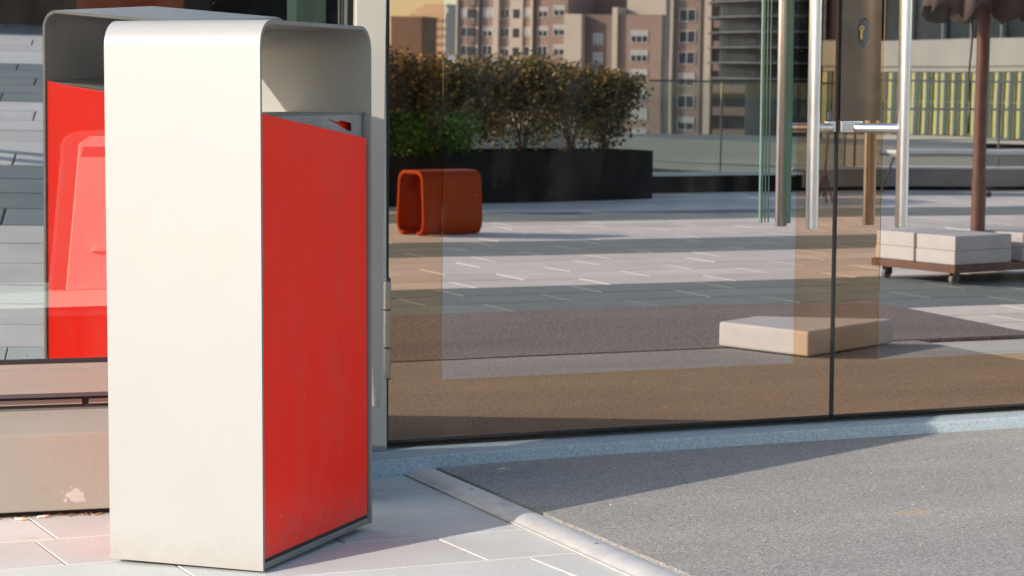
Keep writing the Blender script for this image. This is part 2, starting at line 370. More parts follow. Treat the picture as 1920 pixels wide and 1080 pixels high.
# ------------------------------------------------------------------ glass doors
TH = R(0.79)
dn = Vector((0, -math.cos(TH), -math.sin(TH)))         # outward normal of the (slightly leaning) door glass
dw = Vector((0, -math.sin(TH), math.cos(TH)))
D0 = Vector((0, 0, 0.08))
def door_box(bm, x0, x1, d0, d1, z0, z1, mi=0):         # d: distance proud of the glass face
    box(bm, D0, X, dn, dw, x0, x1, d0, d1, z0-0.08, z1-0.08, mi)
def make_leaf(label, x0, x1, fx0, fx1):
    t = thing('glass_door', ((x0+x1)/2, 0, 0.07), label, 'door')
    bm = NB(); door_box(bm, x0, x1, -0.010, 0.0, 0.0765, 2.45); obj('glass_pane', bm, M['bronze'], t)
    bm = NB(); door_box(bm, fx0, fx1, 0.0008, 0.0016, 0.2475, 2.30); obj('solar_film', bm, M['film'], t)
    bm = NB(); door_box(bm, x0, x1, -0.011, -0.001, 0.0685, 0.0760); obj('bottom_seal', bm, M['black'], t)
    return t
left = make_leaf('left glass door leaf beside the hinge, planter and orange seat mirrored in it', 2.318, 3.826, 2.486, 3.687)
right = make_leaf('right glass door leaf with the brown lock plate, parasol mirrored in it', 3.840, 5.36, 4.006, 5.19)
t = thing('glass_door', (6.1, 0, 0.07), 'farthest right glass panel beyond the lock plate leaf, cut off by the picture edge', 'door') if False else None
# gasket between the leaves
bm = NB(); door_box(bm, 3.8265, 3.8395, -0.012, 0.003, 0.0765, 1.0125); door_box(bm, 3.8265, 3.8355, -0.012, 0.003, 1.0125, 2.45); obj('edge_gasket', bm, M['black'], left)
bm = NB(); door_box(bm, 2.303, 2.3178, -0.014, 0.003, 0.0765, 2.45); obj('hinge_gasket', bm, M['black'], left)
# lock plate with oval key recess
lkp = NB()
def oval(cx, cz, rx, rz, straight, n=10):
    pts = []
    for i in range(n+1):
        a = math.pi*i/n; pts.append((cx+rx*math.cos(a), cz+straight+rz*math.sin(a)))
    for i in range(n+1):
        a = math.pi+math.pi*i/n; pts.append((cx+rx*math.cos(a), cz-straight+rz*math.sin(a)))
    return pts
def dpt(x, z, d): return D0 + X*x + dn*d + dw*(z-0.08)
outer = [(3.8415, 1.0135), (3.990, 1.0135), (3.990, 2.05), (3.8415, 2.05)]
hole = oval(3.9235, 1.291, 0.0215, 0.0215, 0.0245)
ov = [lkp.verts.new(dpt(a, b, 0.007)) for a, b in outer]; hv = [lkp.verts.new(dpt(a, b, 0.007)) for a, b in hole]
ed = [lkp.edges.new((ov[i], ov[(i+1) % 4])) for i in range(4)] + [lkp.edges.new((hv[i], hv[(i+1) % len(hv)])) for i in range(len(hv))]
bmesh.ops.triangle_fill(lkp, edges=ed, use_beauty=True)
ov2 = [lkp.verts.new(dpt(a, b, 0.0018)) for a, b in outer]
for i in range(4): lkp.faces.new((ov[i], ov[(i+1) % 4], ov2[(i+1) % 4], ov2[i]))
lk = obj('lock_plate', lkp, M['lock'], right)
bm = NB(); h2 = [bm.verts.new(dpt(a, b, 0.0072)) for a, b in hole]; h3 = [bm.verts.new(dpt(a, b, 0.0022)) for a, b in oval(3.9235, 1.291, 0.0205, 0.0205, 0.0235)]
for i in range(len(h2)): bm.faces.new((h2[i], h2[(i+1) % len(h2)], h3[(i+1) % len(h3)], h3[i]))
bm.faces.new(h3); esc = obj('key_recess', bm, M['dark_metal'], lk)
bm = NB(); c0 = 1.303
pr = oval(3.916, 1.303, 0.0100, 0.0100, 0.0, 8); prism(bm, [dpt(a, b, 0.0028) for a, b in pr[:9]+pr[10:-1]], dn*0.005)
door_box(bm, 3.9115, 3.9205, 0.0028, 0.0074, 1.269, 1.296); obj('key_cylinder', bm, M['brass'], lk, bevel=0.0008)
bm = NB(); door_box(bm, 3.9125, 3.9195, 0.0074, 0.0083, 1.3015, 1.3045); obj('keyhole', bm, M['black'], lk)
bm = NB(); door_box(bm, 3.842, 3.925, 0.0018, 0.0120, 0.975, 1.0115); obj('strike_block', bm, M['steel'], right, bevel=0.003)
bm = NB()
pp = [(3.850, 0.982), (3.856, 0.977), (3.872, 0.979), (3.884, 0.976), (3.888, 0.985), (3.886, 1.001), (3.878, 0.999), (3.876, 1.004), (3.868, 0.998), (3.852, 1.000), (3.847, 0.995)]
prism(bm, [dpt(a, b, 0.0122) for a, b in pp], dn*0.0006); obj('paper_label', bm, surf('torn_paper', (0.55, 0.50, 0.42), 0.8), right)
bm = NB(); door_box(bm, 3.792, 3.8255, 0.0018, 0.009, 0.977, 1.0105); obj('strike_block', bm, M['steel'], left, bevel=0.002)
bm = NB(); door_box(bm, 3.7965, 3.812, 0.0018, 0.006, 1.014, 1.040); obj('contact_switch', bm, M['dark_metal'], left, bevel=0.002)
# pull handles
def handle(root, hx, cx):
    off = 0.092
    b = NB(); pts = [dpt(hx, 0.676, off), dpt(hx, 0.679, off), dpt(hx, 1.6, off), dpt(hx, 2.05, off)]
    tube(b, pts, [0.0188, 0.0200, 0.0200, 0.0200], 28)
    h = obj('pull_handle', b, M['steel'], root, auto=40)
    b = NB()
    a0, a1 = dpt(hx, 0.990, off), dpt(cx, 0.990, 0.012)
    d_ = (a1-a0).normalized()
    tube(b, [a0, a1-d_*0.004, a1+d_*0.004, a1+d_*0.009, a1+d_*0.0115], [0.0150, 0.0150, 0.0142, 0.011, 0.003], 24); obj('bracket', b, M['steel'], h, auto=50)
    b = NB(); tube(b, [dpt(hx, 1.85, off), dpt(hx, 1.85, 0.002)], 0.011, 16); obj('bracket', b, M['steel'], h, auto=50)
    return h
handle(left, 3.690, 3.800)
handle(right, 4.022, 3.898)
# strips laid on the film, painting in the green glass edges mirrored there
for (xa, xb, za, zb, mt) in ((3.553, 3.5575, 0.694, 2.3, 'palegreen_refl'), (3.562, 3.566, 0.694, 2.3, 'green_refl'), (3.574, 3.577, 0.694, 2.3, 'green_refl'), (3.586, 3.589, 0.694, 2.3, 'green_refl'), (3.640, 3.668, 0.690, 2.3, 'green_refl')):
    bm = NB(); door_box(bm, xa, xb, 0.0017, 0.0035, za, zb); obj('reflected_edge_strip', bm, M[mt], left)
# hinge
hg = NB(); door_box(hg, 2.291, 2.322, 0.004, 0.012, 0.253, 0.552); hp = obj('hinge', hg, M['dark_metal'], left, bevel=0.006)
for (za, zb) in ((0.262, 0.349), (0.352, 0.459), (0.462, 0.543)):
    b = NB(); tube(b, [dpt(2.302, za, 0.024), dpt(2.302, za+0.001, 0.024), dpt(2.302, zb-0.001, 0.024), dpt(2.302, zb, 0.024)], [0.0125, 0.0138, 0.0138, 0.0125], 20); obj('hinge_knuckle', b, M['hinge'], hp, auto=50)

# ------------------------------------------------------------------ building round the doors
ent = thing('entrance_building', (3.5, 1.5, 0), 'building front with dark lobby behind the tall glass doors', 'building')
def ebox(name, m, *a):
    b = NB(); wbox(b, *a); return obj(name, b, M[m], ent)
ebox('door_jamb', 'jamb', 2.215, 2.3005, -0.035, 0.13, 0.051, 2.6)
ebox('door_jamb', 'jamb', 5.365, 5.47, -0.035, 0.13, 0.051, 2.6)
ebox('wall', 'mullion', 5.471, 10, -0.05, 0.2, 0.0, 3.4)
ebox('lintel', 'mullion', 1.9, 10, -0.10, 0.2, 2.602, 3.4)
ebox('lobby_floor', 'intfloor', -1.5, 8, 0.252, 8, 0.0, 0.045)
ebox('lobby_wall', 'interior', -1.5, 8, 7.0, 7.1, 0.05, 3.3)
ebox('lobby_wall', 'interior', 7.9, 8.0, 0.26, 6.99, 0.05, 3.3)
ebox('lobby_wall', 'interior', -1.6, -1.505, -0.0, 7.0, 0.05, 3.3)
M['greencol'] = surf('green_lobby_column', (0.06, 0.10, 0.08), 0.6)
ebox('lobby_column', 'greencol', 2.455, 2.56, 1.2, 1.3, 0.046, 3.39)
ebox('roof', 'ceil', -7, 10, 0.0, 8, 3.41, 3.7)
ebox('wall', 'mullion', -7, -1.61, -0.1, 0.1, 0.0, 3.4)

# ------------------------------------------------------------------ leaning window bay on the left
ps, tt = R(-7.3), R(4.2)
bn = Vector((math.sin(ps)*math.cos(tt), -math.cos(ps)*math.cos(tt), -math.sin(tt)))
bt = Vector((math.cos(ps), math.sin(ps), 0)); bw = bt.cross(bn); bw = bw if bw.z > 0 else -bw
BP = Vector((1.0, -0.33, 0.4))
bay = thing('window_bay', (1.0, -0.4, 0.0), 'leaning glazed bay with beige metal sill and scuffed apron behind the bin', 'window')
def bbox(bm, s0, s1, d0, d1, h0, h1): box(bm, BP, bt, bn, bw, s0, s1, d0, d1, h0, h1)
bm = NB(); bm.faces.new([bm.verts.new(BP+bt*a+bw*b) for a, b in ((-1.9, -0.0105), (1.004, -0.0105), (1.004, 2.2), (-1.9, 2.2))]); obj('glass_pane', bm, M['pane'], bay)
bm = NB(); bbox(bm, -1.9, 1.004, -0.02, 0.006, -0.021, -0.011); obj('gasket', bm, M['black'], bay)
bm = NB(); bbox(bm, 1.0045, 1.009, -0.02, 0.004, -0.02, 2.2); obj('gasket', bm, M['black'], bay)
bm = NB(); bbox(bm, 1.0095, 1.018, -0.02, 0.012, -0.16, 2.2); obj('frame_edge', bm, M['hinge'], bay)
bm = NB(); bbox(bm, 1.0185, 1.036, -0.03, -0.004, -0.16, 2.2); obj('gap_seal', bm, M['black'], bay)
bm = NB(); bbox(bm, 1.0365, 1.118, -0.10, 0.030, -0.160, 2.25); obj('mullion', bm, M['mullion'], bay, bevel=0.003)
# bottom frame: stepped profile
def bprof(name, m, pts, s0=-1.9, s1=1.03, bev=0.0):
    b = NB(); prism(b, [BP + bt*s0 + bn*d + Z*(z-0.4) for d, z in pts], bt*(s1-s0)); return obj(name, b, M[m], bay, bevel=bev)
bprof('bottom_frame', 'frame', [(-0.03, 0.378), (0.013, 0.378), (0.014, 0.366), (0.020, 0.364), (0.021, 0.326), (0.028, 0.322), (0.029, 0.306), (-0.03, 0.306)])
bprof('drip_rail', 'dark_metal', [(0.002, 0.3055), (0.030, 0.3055), (0.030, 0.296), (0.002, 0.296)])
bprof('shadow_gap', 'black', [(-0.05, 0.2955), (-0.004, 0.2955), (-0.004, 0.262), (-0.05, 0.262)])
bprof('inner_rail', 'frame', [(-0.003, 0.285), (0.004, 0.285), (0.004, 0.272), (-0.003, 0.272)], s1=0.335)
bprof('inner_rail', 'frame', [(-0.003, 0.285), (0.004, 0.285), (0.004, 0.272), (-0.003, 0.272)], s0=0.352)
bprof('sill', 'sill', [(-0.06, 0.262), (0.028, 0.262), (0.030, 0.259), (0.100, 0.222), (0.108, 0.2185), (0.112, 0.213), (0.112, 0.025), (0.105, 0.022), (-0.06, 0.022)], s1=1.05, bev=0.0015)
bprof('plinth', 'black', [(-0.06, 0.0215), (0.075, 0.0215), (0.075, 0.001), (-0.06, 0.001)], s1=1.04)
# flaked paint on the apron
bm = NB()
for (s, z, r) in ((0.290, 0.062, 0.010), (0.305, 0.068, 0.013), (0.318, 0.060, 0.011), (0.280, 0.050, 0.006), (0.312, 0.050, 0.010), (0.298, 0.052, 0.008), (0.325, 0.048, 0.006), (0.295, 0.082, 0.003), (0.272, 0.071, 0.003)):
    n_ = 9; ph = random.random()*6
    pts = [BP + bt*(s+math.cos(2*math.pi*i/n_+ph)*r*random.uniform(0.55, 1.25)) + bn*(0.1122+0.0002*random.random()) + Z*(z-0.4+math.sin(2*math.pi*i/n_+ph)*r*random.uniform(0.6, 1.3)) for i in range(n_)]
    prism(bm, pts, bn*0.0003)
for k in range(46):      # fine scratches and chips over the whole apron
    s, z = random.uniform(0.12, 0.52), random.uniform(0.035, 0.20); L_, a = random.uniform(0.002, 0.010), random.gauss(1.2, 0.7)
    c_ = BP + bt*s + bn*0.1121 + Z*(z-0.4); d_ = bt*math.cos(a)*L_ + Z*math.sin(a)*L_; q_ = (Z*math.cos(a) - bt*math.sin(a))*random.uniform(0.0003, 0.0009)
    prism(bm, [c_-d_, c_+q_, c_+d_, c_-q_], bn*0.0003)
obj('flaked_paint', bm, surf('bare_primer', (0.36, 0.34, 0.31), 0.8), bay)['kind'] = 'stuff'
# interior ledge and white cabinet seen through the pane
M['ledge'] = surf('green_white_ledge', (0.50, 0.62, 0.55), 0.4, var=0.05)
M['whitebox'] = surf('white_plastic', (0.44, 0.40, 0.37), 0.4, var=0.04)
cab = thing('storage_cabinet', (1.58, 0.35, 0.52), 'white chamfered cabinet behind the bay glass, seen faintly over the red reflection', 'cabinet')
def cpoly(name, m, pts, y0, y1, par, bev=0.0):
    b = NB(); prism(b, [Vector((x, y0, z)) for x, z in pts], Vector((0, y1-y0, 0))); return obj(name, b, M[m], par, bevel=bev)
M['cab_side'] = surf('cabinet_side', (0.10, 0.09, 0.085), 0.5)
cbo = [(1.402, 0.522), (1.440, 0.90), (1.440, 0.93), (1.450, 0.952), (1.470, 0.966), (1.50, 0.974), (1.75, 0.976), (1.79, 0.94), (1.79, 0.522)]
body_ = cpoly('cabinet_body', 'cab_side', cbo, 0.262, 0.31, cab)
cpoly('cabinet_door', 'whitebox', [(1.440, 0.522), (1.482, 0.936), (1.513, 0.958), (1.72, 0.958), (1.75, 0.93), (1.76, 0.522)], 0.250, 0.2615, cab, 0.002)
cpoly('recess_strip', 'cab_side', [(1.486, 0.900), (1.492, 0.928), (1.70, 0.928), (1.70, 0.900)], 0.2485, 0.2498, cab)
cpoly('door_grip', 'whitebox', [(1.508, 0.630), (1.520, 0.645), (1.70, 0.648), (1.70, 0.628)], 0.236, 0.2498, cab, 0.003)
ldg = thing('window_ledge', (1.5, 0.2, 0.5), 'pale green ledge inside the bay window, carrying the white cabinet', 'ledge')
b = NB(); wbox(b, -0.8, 1.95, 0.20, 0.62, 0.478, 0.5215); obj('ledge_board', b, M['ledge'], ldg)
b = NB(); wbox(b, -0.8, 1.95, 0.215, 0.60, 0.452, 0.4775); obj('ledge_rim', b, M['dark_metal'], ldg)
for x_ in (-0.6, 0.6, 1.85):
    b = NB(); wbox(b, x_, x_+0.04, 0.30, 0.34, 0.0455, 0.4515); obj('leg', b, M['dark_metal'], ldg)
# (cigarette ends and leaf litter in the gutter under the apron)
M['paper'] = surf('cigarette_paper', (0.75, 0.68, 0.62), 0.7); M['filter'] = surf('cigarette_filter', (0.60, 0.32, 0.14), 0.7)
def butt(x, y, a, label, L=0.028, tip=True):
    t_ = thing('cigarette_end', (x, y, 0.004), label, 'litter', 'cigarette ends in the gutter below the window apron')
    d_ = Vector((math.cos(a), math.sin(a), 0)); c_ = Vector((x, y, 0.0045))
    b = NB(); tube(b, [c_-d_*L/2, c_+d_*L*0.2], 0.0036, 10); obj('paper_tube', b, M['paper'], t_, auto=40)
    b = NB(); tube(b, [c_+d_*L*0.2, c_+d_*L/2], 0.0037, 10); obj('filter_tip', b, M['filter'], t_, auto=40)
butt(1.145, -0.492, -0.25, 'white cigarette end with orange tip at the left picture edge')
butt(1.205, -0.480, 0.15, 'pinkish flattened cigarette end right of the white one')
M['leaf_dry'] = surf('dry_leaf', (0.24, 0.12, 0.05), 0.8, var=0.3)
bm = NB()
for i in range(46):
    s = random.uniform(1.09, 1.45); x_, y_ = s, -0.462-0.127*(s-1.2)+random.uniform(-0.015, 0.012); a = random.random()*6.3; l = random.uniform(0.003, 0.012)
    v0 = Vector((x_, y_, 0.003)); d_ = Vector((math.cos(a), math.sin(a), random.uniform(0, 0.5)))*l; q = Vector((-d_.y, d_.x, 0.001))*0.3
    prism(bm, [v0-d_, v0+q, v0+d_, v0-q], Vector((0, 0, 0.0007)))
tag(obj('leaf_litter', bm, M['leaf_dry']), kind='stuff'); 
bpy.data.objects['leaf_litter']['label'] = 'dry leaf crumbs in the gutter below the window apron'; bpy.data.objects['leaf_litter']['category'] = 'litter'

# ------------------------------------------------------------------ the recycling bin
BO = Vector((1.486, -1.389, 0.006)); Bd = Vector((0.702, 0.712, 0.0197)).normalized()
Bz = Vector((-0.0072, -0.0205, 1.0)).normalized(); Bd = (Bd - Bz*Bd.dot(Bz)).normalized(); Be = Bz.cross(Bd).normalized()
if Be.x > 0: Be = -Be
BW, BD, BH = 0.5906, 0.3814, 1.2
def bp(a, e, h): return BO + Bd*a + Be*e + Bz*h
binr = thing('recycling_bin', tuple(BO), 'tall white bin shell with red front standing on the pavement before the glass doors', 'bin')
def arch(inset, n=10, r=0.056):
    pts = [(inset, 0.0)]
    for i in range(n+1):
        a = math.pi - math.pi/2*i/n; rr = r-inset; pts.append((r+rr*math.cos(a), BH-r+rr*math.sin(a)))
    for i in range(n+1):
        a = math.pi/2 - math.pi/2*i/n; rr = r-inset; pts.append((BW-r+rr*math.cos(a), BH-r+rr*math.sin(a)))
    pts.append((BW-inset, 0.0)); return pts
bm = NB(); oa, ia = arch(0.0), arch(0.0085)
e0, e1 = 0.0, BD
vo0 = [bm.verts.new(bp(a, e0, h)) for a, h in oa]; vo1 = [bm.verts.new(bp(a, e1, h)) for a, h in oa]
vi0 = [bm.verts.new(bp(a, e0, h)) for a, h in ia]; vi1 = [bm.verts.new(bp(a, e1, h)) for a, h in ia]
for i in range(len(oa)-1):
    bm.faces.new((vo0[i], vo0[i+1], vo1[i+1], vo1[i])).material_index = 0
    bm.faces.new((vi0[i], vi1[i], vi1[i+1], vi0[i+1])).material_index = 1
    bm.faces.new((vo0[i], vi0[i], vi0[i+1], vo0[i+1])).material_index = 2
    bm.faces.new((vo1[i], vo1[i+1], vi1[i+1], vi1[i])).material_index = 2
for k in (0, len(oa)-1): bm.faces.new((vo0[k], vo1[k], vi1[k], vi0[k]))
shell = obj('shell', bm, [M['cream'], M['cream_shaded'], M['edge']], binr, auto=35)
# inner box carrying the panels
def bbx(name, m, a0, a1, e0, e1, h0, h1, bev=0.0, par=None):
    b = NB(); box(b, BO, Bd, Be, Bz, a0, a1, e0, e1, h0, h1); return obj(name, b, M[m], par or binr, bevel=bev)
bbx('base_frame', 'base', 0.0095, BW-0.0095, 0.003, BD-0.003, 0.0, 0.0150, 0.002)
bbx('base_plinth', 'black', 0.012, BW-0.012, 0.010, BD-0.010, 0.0152, 0.0225)
bbx('lid', 'base', 0.010, BW-0.010, 0.012, BD-0.012, 0.9935, 0.9965)
for side in (0, 1):
    E_ = (lambda e: e) if side == 0 else (lambda e: BD-e)
    sgn = 1 if side == 0 else -1
    A0, A1 = 0.0125, BW-0.0215
    b = NB(); pts = [(A0, 0.0232), (A1, 0.0232), (A1, 0.934 if side == 0 else 0.972), (A1-0.015, 0.9375 if side == 0 else 0.975), (A0+0.05, 0.9925), (A0, 0.999)]
    prism(b, [bp(a, E_(0.0035), h) for a, h in pts], Be*(0.010*sgn)); pnl = obj('red_panel', b, M['red'], binr, bevel=0.0025, seg=3)
    # grey plate with the torn slot
    b = NB(); out_ = [(0.0105, 0.90), (BW-0.0245, 0.90), (BW-0.0245, 0.9925), (0.0105, 0.9925)]
    hol = [(0.372, 0.9835), (0.432, 0.975), (0.447, 0.979), (0.505, 0.972), (0.507, 0.952), (0.487, 0.954)]
    o1 = [b.verts.new(bp(a, E_(0.015), h)) for a, h in out_]; h1 = [b.verts.new(bp(a, E_(0.015), h)) for a, h in hol]
    eds = [b.edges.new((o1[i], o1[(i+1) % 4])) for i in range(4)]+[b.edges.new((h1[i], h1[(i+1) % 6])) for i in range(6)]
    bmesh.ops.triangle_fill(b, edges=eds, use_beauty=True)
    pl = obj('slot_plate', b, M['plate'], binr)
    b = NB(); prism(b, [bp(a, E_(0.030), h) for a, h in ((0.35, 0.93), (0.53, 0.93), (0.53, 0.99), (0.35, 0.99))], Be*(0.004*sgn)); obj('inner_liner', b, M['red'], pl)
    b = NB(); tube(b, [bp(0.47, E_(0.013), 0.9945), bp(0.485, E_(0.010), 0.9985), bp(0.502, E_(0.013), 0.995)], 0.0014, 6); obj('torn_lip', b, M['hinge'], pl)

# ================================================================== the terrace behind the camera, mirrored in the glass
# ---- white paving block lying on the mats
def quadbox(name, m, corners, z0, z1, par=None, bev=0.0, seg=2):
    b = NB(); prism(b, [Vector((x, y, z0)) for x, y in corners], Vector((0, 0, z1-z0))); return obj(name, b, M[m], par, bevel=bev, seg=seg)
def rect(K, ax, la, ay, lb): return [K[:], (K[0]+ax[0]*la, K[1]+ax[1]*la), (K[0]+ax[0]*la+ay[0]*lb, K[1]+ax[1]*la+ay[1]*lb), (K[0]+ay[0]*lb, K[1]+ay[1]*lb)]
K = (4.885, -1.775); ax = (-0.352, -0.936); ay = (0.900, -0.436)
blk = thing('paving_block', (5.16, -2.2, 0.015), 'loose white stone block lying alone on the mats', 'stone block')
quadbox('slab', 'slab', [(4.835, -1.735), (4.668, -2.185), (4.945, -2.345), (5.465, -2.055)], 0.0185, 0.124, blk, 0.012, 3)

# ---- parasol base on castors with four pairs of white slabs
K = Vector((7.53, -4.49, 0)); a_ = Vector((-0.225, -0.974, 0)); b_ = Vector((0.974, -0.225, 0))
pb = thing('castor_trolley', tuple(K+a_*0.3+b_*0.55), 'rusty brown steel trolley on castors under the white slabs', 'trolley')
LA, LB = 0.62, 1.12
M['tyre'] = surf('grey_castor_rubber', (0.16, 0.16, 0.16), 0.6)
def pbox(name, m, a0, a1, c0, c1, z0, z1, par, bev=0.0):
    b = NB(); box(b, K, a_, b_, Z, a0, a1, c0, c1, z0, z1); return obj(name, b, M[m], par, bevel=bev)
for (x0, x1, y0, y1) in ((-0.012, 0.03, -0.012, LB), (LA-0.03, LA+0.012, -0.012, LB), (0.0302, LA-0.0302, -0.012, 0.03), (0.0302, LA-0.0302, LB-0.042, LB)):
    pbox('frame_bar', 'steelbrown', x0, x1, y0, y1, 0.072, 0.117, pb, 0.002)
pbox('cross_plate', 'steelbrown', 0.0302, LA-0.0302, 0.0302, LB-0.0422, 0.085, 0.105, pb)
for (ca, cb) in ((0.05, 0.05), (LA-0.05, 0.05), (0.05, LB-0.08), (LA-0.05, LB-0.08)):
    b = NB(); c_ = K+a_*ca+b_*cb; tube(b, [c_-a_*0.012+Z*0.030, c_+a_*0.012+Z*0.030], 0.030, 16); cw = obj('castor_wheel', b, M['tyre'], pb, auto=40)
    b = NB(); box(b, c_, a_, b_, Z, -0.020, -0.014, -0.014, 0.030, 0.024, 0.0715); box(b, c_, a_, b_, Z, 0.014, 0.020, -0.014, 0.030, 0.024, 0.0715); box(b, c_, a_, b_, Z, -0.0139, 0.0139, 0.0, 0.030, 0.062, 0.0715); obj('castor_fork', b, M['dark_metal'], cw)
i = 0
for (p0, p1, q0, q1, lab) in ((0.004, 0.300, 0.004, 0.50, 'white slab stack nearest the doors on the brown trolley'), (0.316, 0.616, 0.004, 0.50, 'white slab stack at the left end of the brown trolley'),
                        (0.004, 0.300, 0.60, 1.10, 'white slab stack on the right half of the brown trolley, cut by the picture edge'), (0.316, 0.616, 0.60, 1.10, 'white slab stack on the far right corner of the brown trolley')):
    stt = thing('slab_stack', tuple(K+a_*(p0+p1)/2+b_*(q0+q1)/2+Z*0.118), lab, 'stone block', 'white slabs weighing down the parasol base')
    pbox('slab', 'slab', p0, p1, q0, q1, 0.1185, 0.198, stt, 0.004); pbox('slab', 'slab', p0+0.002, p1-0.002, q0+0.003, q1-0.001, 0.1988, 0.284, stt, 0.004)
# ---- the parasol: brown pole, folded dark canopy
PP = K + a_*0.31 + b_*0.55
par = thing('parasol', tuple(PP+Z*0.106), 'folded dark parasol with rusty brown pole standing in its slab base', 'parasol')
b = NB(); tube(b, [PP+Z*0.106, PP+Z*2.9], 0.038, 20); obj('pole', b, M['steelbrown'], par, auto=40)
b = NB(); tube(b, [PP+Z*0.106, PP+Z*0.60], 0.043, 20); obj('sleeve', b, M['steelbrown'], par, auto=40)
b = NB(); c_ = PP+Z*0.50; tube(b, [c_+b_*0.03, c_+b_*0.075], 0.008, 10); tube(b, [c_+b_*0.075, c_+b_*0.095], 0.020, 10); obj('clamp_knob', b, M['dark_metal'], par, auto=40)
b = NB(); nseg = 64; rings = []
for zi in range(13):
    tz = zi/12.0; ring = []
    for k in range(nseg):
        th = 2*math.pi*k/nseg
        fold = math.cos(th*8)*0.5+0.5
        scall = 0.13*abs(math.sin(th*4+0.6))
        zz = 1.64 + tz*1.25 - (scall*(1-tz) if zi == 0 else scall*0.5*(1-tz)**2)
        rad = (0.33*(1-tz)**0.8 + 0.05)*(0.62+0.38*fold)
        ring.append(b.verts.new(PP + Vector((math.cos(th)*rad, math.sin(th)*rad, zz))))
    rings.append(ring)
for zi in range(12):
    for k in range(nseg): b.faces.new((rings[zi][k], rings[zi][(k+1) % nseg], rings[zi+1][(k+1) % nseg], rings[zi+1][k]))
cn = obj('canopy', b, M['canvas'], par, smooth=True); md = cn.modifiers.new('sol', 'SOLIDIFY'); md.thickness = 0.002
for k in range(8):
    th = 2*math.pi*k/8
    b = NB(); dd = Vector((math.cos(th), math.sin(th), 0)); tube(b, [PP+dd*0.05+Z*2.84, PP+dd*0.17+Z*1.62], 0.007, 8); obj('rib', b, M['steelbrown'], par)
b = NB(); c_ = PP - Vector((0.91, 0.41, 0))*0.075
tube(b, [c_+Z*1.6, c_+Z*1.42+X*0.01, c_+Z*1.2-X*0.006, c_+Z*1.0+X*0.014, c_+Z*0.86-X*0.004], 0.006, 8); obj('closing_strap', b, M['canvas'], par, smooth=True)

# ---- orange arch stools
def stool(x, y, ang, w_, l_, h_, label, grp=None):
    """l_: length of the closed side, w_: width of the open end; ang: direction of the closed side"""
    t_ = thing('arch_stool', (x, y, 0), label, 'stool', grp)
    dl = Vector((math.cos(ang), math.sin(ang), 0)); dw_ = Vector((-math.sin(ang), math.cos(ang), 0))*-1
    def prof(ins):
        r = 0.075-ins*0.6; pts = []
        def arc(cx, cz, a0, a1, rr):
            for i in range(9):
                a = a0+(a1-a0)*i/8; pts.append((cx+rr*math.cos(a), cz+rr*math.sin(a)))
        sp = 0.018
        x0, x1 = ins, w_-ins
        arc(x0+r, h_-ins-r, math.pi, math.pi/2, r); arc(x1-r, h_-ins-r, math.pi/2, 0, r)
        pts2 = [(x0-sp, 0.11), (x0-sp+0.010, 0.055), (x0-sp+0.034, 0.018+ins*0.5), (x0-sp+0.075, 0.001+ins)]
        pts3 = [(x1+sp-0.075, 0.001+ins), (x1+sp-0.034, 0.018+ins*0.5), (x1+sp-0.010, 0.055), (x1+sp, 0.11)]
        return pts2[::-1] + pts + pts3[::-1]
    o_, i_ = prof(0.0), prof(0.028)
    b = NB(); P_ = Vector((x, y, 0))
    def pt(p, l): return P_ + dw_*p[0] + dl*l + Z*p[1]
    L0 = 0.0
    A_ = [b.verts.new(pt(p, L0)) for p in o_]; B_ = [b.verts.new(pt(p, l_)) for p in o_]
    C_ = [b.verts.new(pt(p, L0)) for p in i_]; D_ = [b.verts.new(pt(p, l_)) for p in i_]
    for i in range(len(o_)-1):
        b.faces.new((A_[i], A_[i+1], B_[i+1], B_[i])); b.faces.new((C_[i], D_[i], D_[i+1], C_[i+1]))
        b.faces.new((A_[i], C_[i], C_[i+1], A_[i+1])); b.faces.new((B_[i], B_[i+1], D_[i+1], D_[i]))
    for k in (0, len(o_)-1): b.faces.new((A_[k], B_[k], D_[k], C_[k]))
    obj('seat_shell', b, M['orange'], t_, bevel=0.008, seg=2)
    return t_
stool(6.07, -8.97, R(-16), 0.30, 0.56, 0.48, 'small orange arch stool standing before the dark planter')

# ---- dark planters
def planter(label, pts, h, name='planter', soil=True):
    cx = sum(p[0] for p in pts)/len(pts); cy = sum(p[1] for p in pts)/len(pts)
    t_ = thing(name, (cx, cy, 0), label, 'planter')
    n_ = len(pts); b = NB()
    inn = [(cx+(p[0]-cx)*0.985, cy+(p[1]-cy)*0.94) for p in pts]
    o1 = [b.verts.new((p[0], p[1], 0.004)) for p in pts]; o2 = [b.verts.new((p[0], p[1], h)) for p in pts]
    i2 = [b.verts.new((p[0], p[1], h)) for p in inn]; i1 = [b.verts.new((p[0], p[1], h-0.06)) for p in inn]
    for i in range(n_):
        j = (i+1) % n_
        b.faces.new((o1[i], o1[j], o2[j], o2[i])); b.faces.new((o2[i], o2[j], i2[j], i2[i])); b.faces.new((i2[i], i2[j], i1[j], i1[i]))
    obj('box', b, M['planter'], t_)
    b = NB(); b.faces.new([b.verts.new((p[0], p[1], h-0.05)) for p in inn]); obj('soil', b, M['soil'], t_)
    return t_
planter('long dark steel planter with brown leaved shrubs, ending at the pale parapet', [(10.45, -13.65), (8.34, -13.05), (7.2, -12.62), (4.6, -12.3), (4.4, -13.1), (7.0, -13.45), (8.1, -13.85), (10.3, -14.5)], 0.485)
pw = planter('low dark planter wall reflected behind the bin in the bay window', [(-4.0, -13.3), (3.4, -13.3), (3.4, -14.1), (-4.0, -14.1)], 0.85)
stool(1.05, -12.95, R(-2), 0.5, 0.85, 0.80, 'dim brown stool by the low planter wall, mirrored above the bin top')

